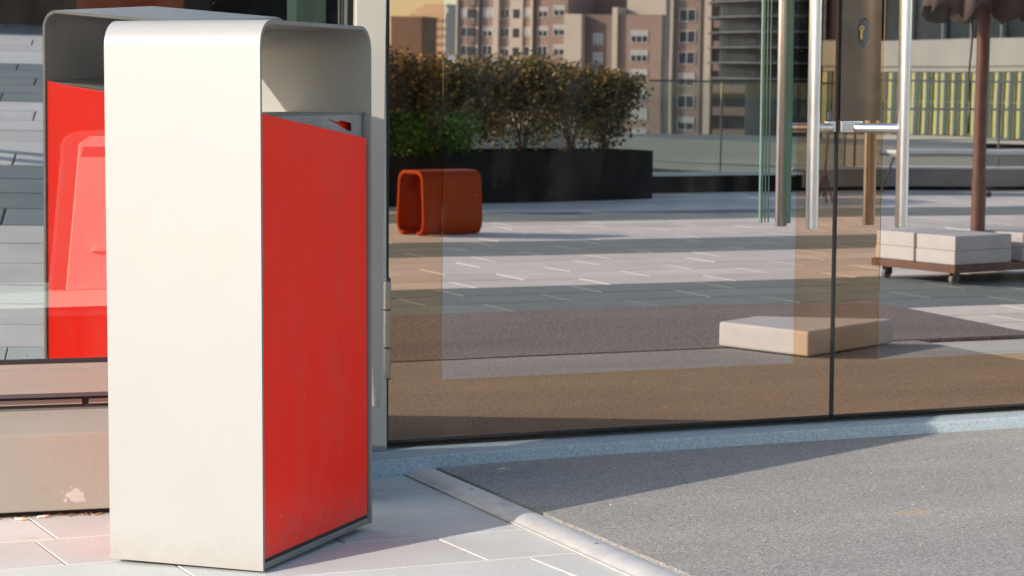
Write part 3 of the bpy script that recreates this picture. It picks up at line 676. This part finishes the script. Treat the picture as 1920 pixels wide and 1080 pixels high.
def leafmat(name, cols, rough=0.5):
    m, t, out = nmat(name); p = N(t, 'ShaderNodeBsdfPrincipled'); p.inputs['Roughness'].default_value = rough
    a = N(t, 'ShaderNodeAttribute'); a.attribute_name = 'leaf'
    t.links.new(a.outputs['Color'], p.inputs['Base Color'])
    tr = N(t, 'ShaderNodeBsdfTranslucent'); t.links.new(a.outputs['Color'], tr.inputs['Color'])
    ms = N(t, 'ShaderNodeMixShader'); ms.inputs[0].default_value = 0.3
    t.links.new(p.outputs[0], ms.inputs[1]); t.links.new(tr.outputs[0], ms.inputs[2]); t.links.new(ms.outputs[0], out.inputs[0])
    return m
M['leaves'] = leafmat('shrub_leaves', None)
def add_leaf(b, lay, p, s, c):
    d_ = Vector((random.gauss(0, 1), random.gauss(0, 1), random.gauss(0.1, 0.6))).normalized()
    q = d_.cross(Vector((random.gauss(0, 1), random.gauss(0, 1), random.gauss(0, 1)))).normalized()
    L, W_ = s*random.uniform(0.7, 1.3), s*random.uniform(0.22, 0.38)
    f = b.faces.new([b.verts.new(p-d_*L*0.5), b.verts.new(p+q*W_), b.verts.new(p+d_*L*0.5), b.verts.new(p-q*W_)])
    for l in f.loops: l[lay] = (*c, 1)
def shrub(x, y, z, h, rad, label, cols, nleaf, ls, name='shrub', grp=None, trunked=True):
    t_ = thing(name, (x, y, z), label, 'shrub', grp)
    b = NB(); tips = []
    for k in range(9):
        a = 2*math.pi*k/9+random.uniform(-0.3, 0.3); rr = rad*random.uniform(0.25, 0.85)
        p0 = Vector((x+random.uniform(-0.03, 0.03), y+random.uniform(-0.03, 0.03), z-0.03)); p2 = Vector((x+math.cos(a)*rr, y+math.sin(a)*rr, z+h*random.uniform(0.72, 0.98)))
        p1 = (p0+p2)/2 + Vector((math.cos(a)*rr*-0.12, math.sin(a)*rr*-0.12, 0))
        tube(b, [p0, p1, p2], [0.010, 0.007, 0.003], 5); tips.append((p0, p1, p2))
        for q in range(3):
            s0 = p1.lerp(p2, random.uniform(0.0, 0.7)); a2 = random.random()*6.28; e_ = s0+Vector((math.cos(a2)*rad*0.35, math.sin(a2)*rad*0.35, h*0.16))
            tube(b, [s0, e_], [0.004, 0.002], 4); tips.append((s0, s0.lerp(e_, 0.5), e_))
    obj('branches', b, M['bark'], t_)
    b = NB(); lay = b.loops.layers.float_color.new('leaf')
    clumps = []
    for (p0, p1, p2) in tips:
        clumps += [p2, p1.lerp(p2, 0.5)]
    for k in range(34):
        a = random.random()*6.28; rr = rad*math.sqrt(random.random())*0.95; zz = random.uniform(0.20 if trunked else 0.05, 0.96)
        sh = math.sqrt(max(0.10, 1-((zz-0.60)/0.50)**2)) if trunked else 1.0
        clumps.append(Vector((x+math.cos(a)*rr*sh, y+math.sin(a)*rr*sh, z+h*zz)))
    for c_ in clumps:
        tone = random.uniform(0.6, 1.3); sp = rad*random.uniform(0.16, 0.30)
        for k in range(nleaf//len(clumps)):
            p = c_ + Vector((random.gauss(0, sp), random.gauss(0, sp), random.gauss(0, sp*0.8)))
            if p.z < z+0.03: p.z = z+0.03+random.random()*0.08
            if (p.x-x)**2+(p.y-y)**2 > (rad*1.25)**2 or p.z > z+h*1.06+0.03*math.sin(a*9+p.x*40): continue
            base = random.choice(cols); v = tone*random.uniform(0.75, 1.25)
            add_leaf(b, lay, p, ls, tuple(min(1, q*v) for q in base))
    obj('foliage', b, M['leaves'], t_)
    return t_
brown = [(0.15, 0.115, 0.03), (0.24, 0.15, 0.035), (0.08, 0.085, 0.022), (0.42, 0.25, 0.06), (0.06, 0.07, 0.02)]
green = [(0.09, 0.20, 0.02), (0.17, 0.32, 0.03), (0.05, 0.12, 0.015)]
G_ = 'brown leaved shrubs in the long dark planter'
for (x, y, h, r, lab) in ((7.05, -12.98, 1.0, 0.44, 'tall coppery shrub at the hinge side end of the planter'), (7.70, -13.15, 0.90, 0.44, 'brown shrub second from the hinge in the dark planter'),
                          (8.32, -13.40, 0.88, 0.42, 'brown shrub in the middle of the planter row'), (9.00, -13.62, 0.92, 0.45, 'brown shrub with pale yellow leaves right of the middle one'),
                          (9.62, -13.82, 0.86, 0.42, 'slender brown shrub next to the row end'), (10.10, -14.02, 0.78, 0.38, 'brown shrub at the far right end of the planter')):
    shrub(x, y, 0.44, h, r*1.06, lab, brown, 6000, 0.050, grp=G_)
for (x, y, lab) in ((7.25, -12.78, 'low bright green shrub at the hinge side of the planter'), (7.85, -12.98, 'low bright green shrub left of the bare planter stretch'), (6.6, -12.6, 'low bright green shrub behind the orange stool')):
    shrub(x, y, 0.44, 0.40, 0.34, lab, green, 4800, 0.042, name='green_shrub', trunked=False, grp='low green shrubs in the planter')

# ---- parapet, glass balustrade and rails at the terrace edge
pr_ = thing('parapet', (14, -14.8, 0), 'low terrace parapet with pale coping under the glass balustrade', 'low wall')
b = NB(); wbox(b, 10.5, 12.85, -14.95, -14.69, 0.004, 0.182); obj('wall_section', b, M['planter'], pr_)
b = NB(); wbox(b, 12.86, 24, -14.95, -14.69, 0.045, 0.235); obj('wall_section', b, M['parapet'], pr_)
b = NB(); wbox(b, 12.86, 24, -14.94, -14.72, 0.002, 0.0445); obj('plinth', b, M['planter'], pr_)
b = NB(); wbox(b, 10.5, 12.855, -14.97, -14.67, 0.183, 0.215); obj('coping', b, M['coping'], pr_, bevel=0.004)
b = NB(); wbox(b, 12.86, 24, -14.97, -14.67, 0.236, 0.262); obj('coping', b, M['coping'], pr_, bevel=0.004)
bal = thing('glass_balustrade', (11.5, -14.85, 0.21), 'clear glass balustrade with thin dark top rail on the parapet', 'balustrade')
gm, t, out = nmat('balustrade_glass')
trn = N(t, 'ShaderNodeBsdfTransparent'); trn.inputs[0].default_value = (0.80, 0.86, 0.86, 1); gl = N(t, 'ShaderNodeBsdfGlossy'); gl.inputs['Roughness'].default_value = 0.02; gl.inputs['Color'].default_value = (0.9, 0.95, 0.95, 1)
fz = N(t, 'ShaderNodeFresnel'); fz.inputs[0].default_value = 1.45
mm = N(t, 'ShaderNodeMixShader'); t.links.new(fz.outputs[0], mm.inputs[0]); t.links.new(trn.outputs[0], mm.inputs[1]); t.links.new(gl.outputs[0], mm.inputs[2]); t.links.new(mm.outputs[0], out.inputs[0])
M['balglass'] = gm
xs = [7.2, 8.78, 10.36, 11.94, 13.52]
for i in range(4):
    b = NB(); wbox(b, xs[i]+0.008, xs[i+1]-0.008, -14.905, -14.895, 0.20, 1.165); obj('glass_panel', b, M['balglass'], bal)
b = NB(); wbox(b, 7.2, 13.55, -14.915, -14.885, 1.166, 1.186); obj('top_rail', b, M['dark_metal'], bal)
for x_ in xs:
    b = NB(); wbox(b, x_-0.0065, x_+0.0065, -14.91, -14.89, 0.18, 1.165); obj('post', b, M['dark_metal'], bal)
rl = thing('steel_railing', (18, -14.85, 0.26), 'thin metal railing on the parapet right of the glass balustrade', 'railing')
for zz, r_ in ((1.22, 0.011), (0.905, 0.013), (0.56, 0.008)):
    b = NB(); tube(b, [(13.6, -14.85, zz), (24, -14.85, zz)], r_, 8); obj('rail', b, M['hinge'], rl)
for k in range(6):
    b = NB(); tube(b, [(13.62+k*1.95, -14.85, 0.262), (13.62+k*1.95, -14.85, 1.21)], 0.012, 8); obj('post', b, M['dark_metal'], rl)
# long trestle table beside the parapet
tb = thing('trestle_table', (15.5, -14.0, 0), 'long narrow metal trestle table standing before the parapet', 'table')
b = NB(); wbox(b, 13.55, 18.5, -14.30, -13.86, 0.435, 0.475); obj('tabletop', b, M['coping'], tb, bevel=0.004)
b = NB(); wbox(b, 13.57, 18.48, -14.28, -13.88, 0.405, 0.4345); obj('apron', b, M['parapet'], tb)
for x_ in (13.66, 15.7, 18.2):
    for s_ in (-1, 1):
        b = NB(); tube(b, [(x_, -14.08+s_*0.05, 0.40), (x_-0.07, -14.08+s_*0.19, 0.004)], 0.014, 8); obj('leg', b, M['hinge'], tb)
# slim stand next to it
ps_ = thing('sign_stand', (11.81, -12.6, 0), 'slim brown metal stand with folding legs left of the door gap', 'stand')
b = NB(); tube(b, [(11.81, -12.6, 0.05), (11.84, -12.6, 0.75)], 0.013, 8); obj('upright', b, M['steelbrown'], ps_)
for (dx, dy) in ((0.05, 0.10), (-0.04, 0.12), (0.02, -0.14)):
    b = NB(); tube(b, [(11.82, -12.6, 0.32), (11.81+dx, -12.6+dy, 0.004)], 0.010, 8); obj('leg', b, M['steelbrown'], ps_)
b = NB(); wbox(b, 11.78, 11.92, -12.62, -12.58, 0.74, 0.77); obj('top_plate', b, M['dark_metal'], ps_)

# ================================================================== town beyond the terrace
# far things are laid out along the bearing in which the doors mirror the town: q = across, d = away from the terrace
TF = Vector((0.4138, -0.9104, 0)); TR = Vector((0.9104, 0.4138, 0)); T0 = Vector((0, 5.95, 0))
def town(q, d, z=0.0): return T0 + TF*d + TR*q + Z*z
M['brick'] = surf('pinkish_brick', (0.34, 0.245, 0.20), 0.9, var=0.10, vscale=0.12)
M['brickdark'] = surf('dark_brown_brick', (0.24, 0.175, 0.145), 0.9, var=0.15, vscale=0.12)  # darker, browner brick tone
M['render'] = surf('cream_render', (0.58, 0.50, 0.41), 0.9, var=0.08, vscale=0.1)
M['pipe'] = surf('grey_downpipe', (0.12, 0.12, 0.13), 0.8)
M['winframe'] = surf('white_window_frame', (0.66, 0.67, 0.69), 0.6)
M['winglass'] = surf('window_pane_glass', (0.03, 0.042, 0.055), 0.2, var=0.5, spec=0.35)
M['blind'] = surf('white_roller_blind', (0.48, 0.47, 0.46), 0.8)
mesh_cache = {}
def flat_mesh(key, boxes, m):
    """boxes in (across, outwards, up) metres"""
    if key in mesh_cache: return mesh_cache[key]
    b = NB()
    for (x0_, x1_, y0_, y1_, z0_, z1_) in boxes: wbox(b, x0_, x1_, -y1_, -y0_, z0_, z1_)
    bmesh.ops.recalc_face_normals(b, faces=b.faces)
    me = bpy.data.meshes.new(key[0]); b.to_mesh(me); b.free(); me.materials.append(M[m]); mesh_cache[key] = me; return me
def win(parent, x, z, wd, ht, kind):
    """window: white frame part with pane sub-part (and blind)"""
    f = 0.08; key = ('window', round(wd, 1), round(ht, 1))
    bxs = [(-wd/2, wd/2, -0.10, 0.02, ht-f, ht), (-wd/2, wd/2, -0.10, 0.02, 0, f), (-wd/2, -wd/2+f, -0.10, 0.02, f, ht-f), (wd/2-f, wd/2, -0.10, 0.02, f, ht-f)]
    nm = max(1, int(round(wd/0.9)))
    for k in range(1, nm): bxs.append((-wd/2+wd*k/nm-0.04, -wd/2+wd*k/nm+0.04, -0.10, 0.02, f, ht-f))
    o = bpy.data.objects.new('window', flat_mesh(key, bxs, 'winframe')); C.objects.link(o); o.parent = parent; o.location = (x, 0, z)
    pk = ('pane', round(wd, 1), round(ht, 1)); p = bpy.data.objects.new('pane', flat_mesh(pk, [(-wd/2+f, wd/2-f, -0.03, 0.01, f, ht-f)], 'winglass')); C.objects.link(p); p.parent = o
    if kind > 0:
        h0 = {1: 0.55, 2: 0.12, 3: 0.72}[kind]*ht
        bk = ('blind', round(wd, 1), round(ht, 1), kind); q = bpy.data.objects.new('blind', flat_mesh(bk, [(-wd/2+f, wd/2-f, -0.07, -0.032, max(h0, f), ht-f)], 'blind')); C.objects.link(q); q.parent = o
def block(name, q, d, turn, label, cat='building'):
    """an Empty at the foot of a facade; local x runs along the facade, local y points back into the building"""
    t_ = thing(name, town(q, d, -14), label, cat)
    ang = math.atan2(TR.y, TR.x) + R(turn)
    t_.rotation_euler = (0, 0, ang); return t_
def local(name, m, par, *a, bev=0):
    """box in the block's local frame; z measured from its foot"""
    b = NB(); wbox(b, a[0], a[1], -a[3], -a[2], a[4], a[5]); bmesh.ops.recalc_face_normals(b, faces=b.faces)
    me = bpy.data.meshes.new(name); b.to_mesh(me); b.free(); me.materials.append(M[m])
    o = bpy.data.objects.new(name, me); C.objects.link(o); o.parent = par; return o
rw = random.Random(3)
# --- block A: pinkish brick with cream piers, balconies, recessed stair shaft
kA = 330/4148
FZ = lambda v, k: 15.11 + (150-v)*k          # height above the foot (-14) of the picture row v at scale k
A_ = block('apartment_building', -8.4, 330, 26, 'pink brick apartment block with cream piers behind the shrubs')
W_A = 15.6
local('wall', 'brick', A_, 0, W_A, 0, 12, 0, 45)
for x0, x1, m, dep, in ((3.05, 3.35, 'render', -0.5), (3.4, 3.6, 'pipe', -0.35), (5.75, 6.55, 'render', -0.6), (8.0, 9.9, 'render', -0.25), (11.1, 11.35, 'render', -0.5), (11.4, 11.55, 'pipe', -0.4)):
    pass
for (x0, x1, m, dep) in ((-0.15, 0.12, 'render', -0.4), (3.30, 3.75, 'render', -0.5), (3.80, 4.0, 'pipe', -0.35), (6.3, 7.2, 'render', -0.6), (8.95, 11.0, 'render', -0.25), (12.35, 12.75, 'render', -0.5), (12.8, 13.0, 'pipe', -0.4)):
    local('pier', m, A_, x0, x1, dep, -0.002, 0, 44.9)
for r_ in range(9):
    z = FZ(165, kA) + (r_-3)*2.75
    win(A_, 1.05, z, 1.1, 1.5, rw.choice([0, 1, 2, 2]))
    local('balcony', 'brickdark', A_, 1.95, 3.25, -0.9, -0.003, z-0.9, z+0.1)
    local('balcony_glazing', 'winglass', A_, 1.98, 3.22, -0.85, -0.004, z+0.102, z+1.3)
    win(A_, 5.15, z, 1.7, 1.5, rw.choice([0, 0, 1, 2]))
    win(A_, 8.05, z-0.1, 1.5, 1.4, rw.choice([0, 0, 3]))
    w_ = local('shaft_opening', 'winglass', A_, 9.45, 10.5, -0.28, -0.252, z-0.1, z+1.2)
    win(A_, 11.65, z, 1.0, 1.4, rw.choice([0, 1, 2])); win(A_, 14.2, z, 1.6, 1.5, rw.choice([0, 0, 1]))
# --- cream blind slab and brick block B
B_ = block('apartment_building', 5.0, 318, 24, 'brick apartment block with a blank cream end wall and sunlit roof terrace')
kB = 318/4148
local('rear_wall', 'brick', B_, 3.02, 10.7, 11.2, 12, 0, FZ(-60, kB)); local('wall', 'brick', B_, 0.0, 3.0, 0, 12, 0, FZ(-60, kB)); local('end_wall', 'render', B_, 3.02, 5.6, -1.4, 11, 0, FZ(18, kB))
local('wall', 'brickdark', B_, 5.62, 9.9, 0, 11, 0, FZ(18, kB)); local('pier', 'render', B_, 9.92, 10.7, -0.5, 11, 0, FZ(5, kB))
local('wall', 'brick', B_, 10.72, 17.2, 0, 10.9, 0, FZ(18, kB)); local('wall', 'render', B_, 10.8, 17.1, 3, 11, FZ(17.9, kB), FZ(-30, kB))
for r_ in range(8):
    z = FZ(165, kB) + (r_-3)*2.75
    win(B_, 1.7, z, 1.7, 1.5, rw.choice([0, 1, 2]))
    if z + 2 < FZ(18, kB):
        win(B_, 7.6, z-1.3, 1.5, 1.7, rw.choice([0, 1, 2]))
        if r_ % 1 == 0: win(B_, 13.9, z-0.9, 2.6, 1.7, rw.choice([1, 2, 1]))
# --- block C nearer, taller, with deep balconies
C_ = block('apartment_building', 18.3, 262, 22, 'taller brick apartment tower right of the shrubs with dark balconies')
kC = 262/4148
local('wall', 'brick', C_, 0, 5.2, 0, 12, 0, 50)
local('pier', 'pipe', C_, -0.25, 0.15, -0.6, -0.002, 0, 50); local('pier', 'render', C_, 0.16, 0.6, -0.55, -0.003, 0, 50); local('pier', 'render', C_, 4.4, 5.2, -0.6, -0.003, 0, 50); local('pier', 'pipe', C_, 3.8, 4.0, -0.4, -0.003, 0, 50)
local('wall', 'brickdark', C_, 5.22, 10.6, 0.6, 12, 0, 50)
local('pier', 'render', C_, 10.62, 11.3, -0.2, 12, 0, 50)
local('wall', 'brick', C_, 11.32, 20.5, 0.3, 12, 0, 50); local('pier', 'render', C_, 16.9, 17.4, -0.1, 0.297, 0, 50)
for r_ in range(12):
    z = FZ(148, kC) + (r_-4)*2.52
    win(C_, 2.2, z, 2.0, 1.5, rw.choice([0, 0, 1]))
    if r_ < 10:
        local('balcony', 'brickdark', C_, 5.6, 10.2, -0.8, 0.597, z-0.7, z+0.25); local('balcony_glazing', 'winglass', C_, 6.8, 9.4, 0.5, 0.596, z+0.252, z+1.5)
    win(C_, 13.6, z, 2.0, 1.4, rw.choice([0, 0, 1, 2])); win(C_, 19.0, z, 2.0, 1.4, rw.choice([0, 0, 1, 2]))
# --- cream high rise with brown block before it
Tw = block('tower_block', -29.0, 620, 30, 'sunlit cream high rise tower far left beside a strip of sky')
local('wall', 'render', Tw, 0, 11.6, 0, 10, 0, 35.0); local('crown', 'render', Tw, 1.2, 11.6, 1.0, 9, 35.002, 36.3); local('crown', 'render', Tw, 3.0, 10.5, 2.0, 8, 36.302, 37.4)
for k in range(9):
    b_n = NB()
    for z in range(12): wbox(b_n, 2.0+k*1.15, 2.45+k*1.15, 0.0, 0.12, 8+z*2.2, 9.1+z*2.2)
    me = bpy.data.meshes.new('window_column'); b_n.to_mesh(me); b_n.free(); me.materials.append(M['brickdark'])
    o = bpy.data.objects.new('window_column', me); C.objects.link(o); o.parent = Tw
Bb = block('office_block', -27.5, 500, 20, 'plain brown slab building in front of the cream high rise')
local('wall', 'brickdark', Bb, 0, 7.2, 0, 9, 0, FZ(28, 500/4148)); local('parapet', 'brick', Bb, -0.1, 7.3, -0.1, 9.1, FZ(28, 500/4148)+0.01, FZ(28, 500/4148)+0.5)
local('strip_window', 'winglass', Bb, 4.6, 5.6, -0.05, -0.003, 12, 22)
Wb = block('low_building', -17.0, 560, 10, 'small white house between the high rise and the brick block')
local('wall', 'winframe', Wb, 0, 4.2, 0, 6, 0, FZ(95, 560/4148)); local('roof_box', 'darkglass', Wb, 2.1, 4.0, 1, 5, FZ(95, 560/4148)+0.01, FZ(84, 560/4148))
# --- dark office tower with horizontal sun fins, rounded nose to the left
Fn = thing('office_tower', town(28.5, 200, -14), 'dark glass office tower ringed with horizontal sun fins', 'building')
kF = 200/4148
def nose(q0, d0, w_, dep, n=18):
    pts = []
    for i in range(n+1):
        a = math.pi*1.5 - math.pi*i/n*0.999
        pts.append((q0+dep*0.5+math.cos(a)*dep*0.5, d0+dep*0.5+math.sin(a)*dep*0.5))
    pts += [(q0+w_, d0+dep), (q0+w_, d0)]
    return pts
def ring(name, m, pts, z0, z1, par):
    b = NB(); prism(b, [town(q, d, z0) for q, d in pts], Z*(z1-z0)); return obj(name, b, M[m], par)
M['finmetal'] = surf('fin_metal', (0.07, 0.09, 0.10), 0.5)
ring('curtain_wall', 'darkglass', nose(19.2, 200, 24, 16), 1.11+(150-134)*kF, 40, Fn)
ring('lower_wall', 'darkglass', nose(21.8, 203, 20, 10), -14, 1.10+(150-134)*kF, Fn)
for k in range(14):
    z = 1.11+(150-132+29.2*k)*kF
    ring('sun_fin', 'finmetal', nose(18.1, 199, 25.5, 18), z-0.07, z+0.06, Fn)
M['teal'] = surf('teal_spandrel', (0.05, 0.13, 0.14), 0.3, var=0.3, vscale=0.3)
for k in range(10):
    b = NB(); z0_, z1_ = 1.11+(150-150-52)*kF, 1.11+(150-139)*kF
    prism(b, [town(22.6+k*0.9, 201.5, z0_), town(23.0+k*0.9, 201.5, z0_), town(23.0+k*0.9, 201.9, z0_), town(22.6+k*0.9, 201.9, z0_)], Z*(z1_-z0_)); obj('glass_stripe', b, M['teal'], Fn)
# --- market hall on the right: concrete band over green and yellow louvres; near end right
Mk = thing('market_hall', town(31, 200, -14), 'long market hall with concrete band above green and yellow louvres', 'building')
def wallseg(name, m, z0, z1, dep0, dep1, q0, d0, q1, d1, par):
    dv_ = Vector((q1-q0, d1-d0)).normalized(); nn = Vector((dv_.y, -dv_.x))      # towards the viewer
    if nn.y > 0: nn = -nn
    P4 = [(q0+nn.x*dep0, d0+nn.y*dep0), (q1+nn.x*dep0, d1+nn.y*dep0), (q1+nn.x*dep1, d1+nn.y*dep1), (q0+nn.x*dep1, d0+nn.y*dep1)]
    b = NB(); prism(b, [town(q, d, z0) for q, d in P4], Z*(z1-z0)); return obj(name, b, M[m], par)
path = [(26.0, 186), (30.0, 183), (34.0, 176), (38.5, 165), (42.0, 150), (44.5, 128), (45.0, 108)]
M['louvre_g'] = surf('lime_louvre', (0.42, 0.50, 0.05), 0.5, var=0.1); M['louvre_d'] = surf('dark_green_louvre', (0.03, 0.10, 0.05), 0.5); M['louvre_l'] = surf('grey_louvre', (0.38, 0.36, 0.36), 0.5)
for i in range(len(path)-1):
    (q0, d0), (q1, d1) = path[i], path[i+1]
    wallseg('concrete_band', 'concrete', 3.05, 5.15, -0.3, 0.35, q0, d0, q1, d1, Mk)
    wallseg('band_lip', 'concrete', 2.62, 3.04, -0.3, 0.15, q0, d0, q1, d1, Mk)
    wallseg('upper_glazing', 'darkglass', 5.16, 18, -1.5, -0.6, q0, d0, q1, d1, Mk)
    wallseg('louvre_backing', 'darkglass', -2.4, 2.61, -0.6, -0.3, q0, d0, q1, d1, Mk)
    wallseg('plinth_wall', 'concrete', -14, -2.41, -0.6, 0.0, q0, d0, q1, d1, Mk)
    wallseg('rail_band', 'louvre_l', 0.20, 0.30, 0.02, 0.08, q0, d0, q1, d1, Mk)
rl_ = random.Random(5)
bms = {'louvre_g': NB(), 'louvre_d': NB(), 'louvre_l': NB()}
acc = 0
for i in range(len(path)-1):
    (q0, d0), (q1, d1) = path[i], path[i+1]; L_ = math.hypot(q1-q0, d1-d0); s = 0
    while s < L_:
        f = s/L_; q, d = q0+(q1-q0)*f, d0+(d1-d0)*f
        for kk, (m, wd) in enumerate((('louvre_g', 0.16), ('louvre_l', 0.2), ('louvre_d', 0.3), ('louvre_l', 0.08))):
            ux, uy = (q1-q0)/L_, (d1-d0)/L_; o_ = (0.0, 0.17, 0.45, 0.85)[kk]*1.25
            prism(bms[m], [town(q+ux*o_, d+uy*o_, -2.35), town(q+ux*(o_+wd), d+uy*(o_+wd), -2.35), town(q+ux*(o_+wd)-0.1, d+uy*(o_+wd)-0.3, -2.35), town(q+ux*o_-0.1, d+uy*o_-0.3, -2.35)], Z*4.9)
        s += 1.45
for m, b in bms.items(): obj('louvres', b, M[m], Mk)
M['mull'] = surf('light_mullion', (0.25, 0.27, 0.29), 0.5)
b = NB()
for i in range(len(path)-1):
    (q0, d0), (q1, d1) = path[i], path[i+1]; L_ = math.hypot(q1-q0, d1-d0); n_ = int(L_/3.2)
    for k in range(n_):
        f = k/n_; q, d = q0+(q1-q0)*f, d0+(d1-d0)*f; prism(b, [town(q, d+0.3, 5.2), town(q+0.15, d+0.3, 5.2), town(q+0.15, d+0.6, 5.2), town(q, d+0.6, 5.2)], Z*12)
obj('glazing_bar', b, M['mull'], Mk)
# --- pale concrete podium building just below the terrace, dark ribbon window under its band
Pd = thing('podium_building', town(12, 62, -14), 'pale concrete podium with dark ribbon windows below the terrace', 'building')
pth = [(-14, 72), (2.0, 68), (7.0, 62), (12.0, 57), (20, 55), (34, 58)]
for i in range(len(pth)-1):
    (q0, d0), (q1, d1) = pth[i], pth[i+1]
    wallseg('roof_band', 'podium', -1.02, -0.35, -6.0, 0.0, q0, d0, q1, d1, Pd)
    wallseg('lower_band', 'podium', -1.25, -1.03, -6.0, -0.05, q0, d0, q1, d1, Pd)
    wallseg('ribbon_window', 'darkglass', -2.0, -1.26, -6.0, -0.3, q0, d0, q1, d1, Pd)
    wallseg('base_wall', 'podium', -14, -2.01, -6.0, -0.1, q0, d0, q1, d1, Pd)

# ================================================================== the photographer, standing behind the camera; only the long shadow is mirrored
def person(px, py, face, label):
    t_ = thing('person', (px, py, 0), label, 'person')
    me = bpy.data.meshes.new('body'); vs, es, rs = [], [], []
    fw = Vector((math.cos(face), math.sin(face), 0)); rt = Vector((math.sin(face), -math.cos(face), 0))
    def v(f, r, z, rad, link=None):
        vs.append(fw*f+rt*r+Z*z); rs.append(rad); i = len(vs)-1
        if link is not None: es.append((link, i))
        return i
    pel = v(0, 0, 0.96, 0.135); wst = v(0.0, 0, 1.10, 0.120, pel); chs = v(0.0, 0, 1.30, 0.145, wst); shn = v(-0.01, 0, 1.43, 0.105, chs)
    nk = v(0.0, 0, 1.52, 0.055, shn); j = v(0.02, 0, 1.59, 0.072, nk); hd = v(0.025, 0, 1.67, 0.092, j); v(0.015, 0, 1.74, 0.070, hd); v(0.115, 0, 1.645, 0.014, hd)
    for s_ in (-1, 1):
        hp = v(0, s_*0.10, 0.90, 0.100, pel); kn = v(0.03, s_*0.12, 0.50, 0.062, hp); cal = v(-0.01, s_*0.125, 0.34, 0.058, kn); an = v(-0.02, s_*0.13, 0.09, 0.042, cal); ft = v(0.06, s_*0.14, 0.045, 0.042, an); v(0.16, s_*0.15, 0.035, 0.034, ft)
        sh = v(0, s_*0.185, 1.42, 0.062, shn); el = v(-0.02, s_*0.25, 1.14, 0.044, sh); wr = v(0.22, s_*0.17, 1.02, 0.028, el); pm = v(0.30, s_*0.13, 1.01, 0.030, wr)
        for k in range(4):
            a = v(0.345, s_*(0.155-k*0.019), 1.015-0.004*k, 0.0095, pm); b2 = v(0.375+0.004*(k in (1, 2)), s_*(0.150-k*0.019), 0.998, 0.0088, a); v(0.385, s_*(0.146-k*0.018), 0.975, 0.0082, b2)
        a = v(0.305, s_*0.090, 1.028, 0.0105, pm); v(0.335, s_*0.078, 1.035, 0.0092, a)
    me.from_pydata(vs, es, []); me.update()
    o = bpy.data.objects.new('body', me); C.objects.link(o); o.parent = t_
    sk = o.modifiers.new('skin', 'SKIN'); sk.use_smooth_shade = True
    for i, r_ in enumerate(rs): me.skin_vertices[0].data[i].radius = (r_, r_*0.85 if r_ > 0.1 else r_)
    me.skin_vertices[0].data[0].use_root = True
    sb = o.modifiers.new('sub', 'SUBSURF'); sb.levels = 1; sb.render_levels = 1
    m, t, out = nmat('clothing_and_skin'); p = N(t, 'ShaderNodeBsdfPrincipled'); t.links.new(p.outputs[0], out.inputs[0]); p.inputs['Roughness'].default_value = 0.8
    tc = N(t, 'ShaderNodeTexCoord'); sx = N(t, 'ShaderNodeSeparateXYZ'); t.links.new(tc.outputs['Object'], sx.inputs[0])
    dv_ = N(t, 'ShaderNodeMath', operation='DIVIDE'); dv_.inputs[1].default_value = 1.8; t.links.new(sx.outputs[2], dv_.inputs[0])
    c = ramp(t, dv_.outputs[0], [(0.0, (0.05, 0.05, 0.05)), (0.055, (0.06, 0.08, 0.14)), (0.54, (0.20, 0.22, 0.24)), (0.84, (0.45, 0.28, 0.20)), (0.94, (0.05, 0.035, 0.025))])
    t.nodes[c.node.name].color_ramp.interpolation = 'CONSTANT'; t.links.new(c, p.inputs['Base Color']); me.materials.append(m)
    hb = NB(); bmesh.ops.create_uvsphere(hb, u_segments=20, v_segments=12, radius=0.103, matrix=Matrix.Translation(Vector((px, py, 0))+fw*0.0+Z*1.705))
    for q in [q for q in hb.verts if q.co.z < 1.66 or (q.co-Vector((px, py, 1.705))).dot(fw) > 0.075]: hb.verts.remove(q)
    obj('hair', hb, surf('dark_hair', (0.03, 0.02, 0.015), 0.7), t_, smooth=True)
    return t_
person(0.12, -6.62, R(60), 'photographer standing behind the camera whose long shadow crosses the mirrored paving')

# grit and crumbs blown over the mat and the slabs
bm = NB(); rg = random.Random(11)
for k in range(330):
    x_, y_ = rg.uniform(1.0, 4.6), rg.uniform(-2.0, -0.14)
    if x_ < 2.2 and (y_ > -0.5 and x_ < 2.1): continue
    z_ = 0.0145 if x_ > 2.46 else (0.0012 if x_ < 2.15 else None)
    if z_ is None: continue
    r_ = rg.uniform(0.0008, 0.0026)
    bmesh.ops.create_icosphere(bm, subdivisions=1, radius=r_, matrix=Matrix.Translation((x_, y_, z_+r_*0.3)) @ Matrix.Diagonal((rg.uniform(0.7, 1.8), rg.uniform(0.6, 1.2), 0.6, 1)))
g_ = obj('grit', bm, surf('pale_grit', (0.48, 0.40, 0.32), 0.9, var=0.4, vscale=20)); tag(g_, 'pale grit and crumbs scattered over the mat and slabs', 'grit', kind='stuff')
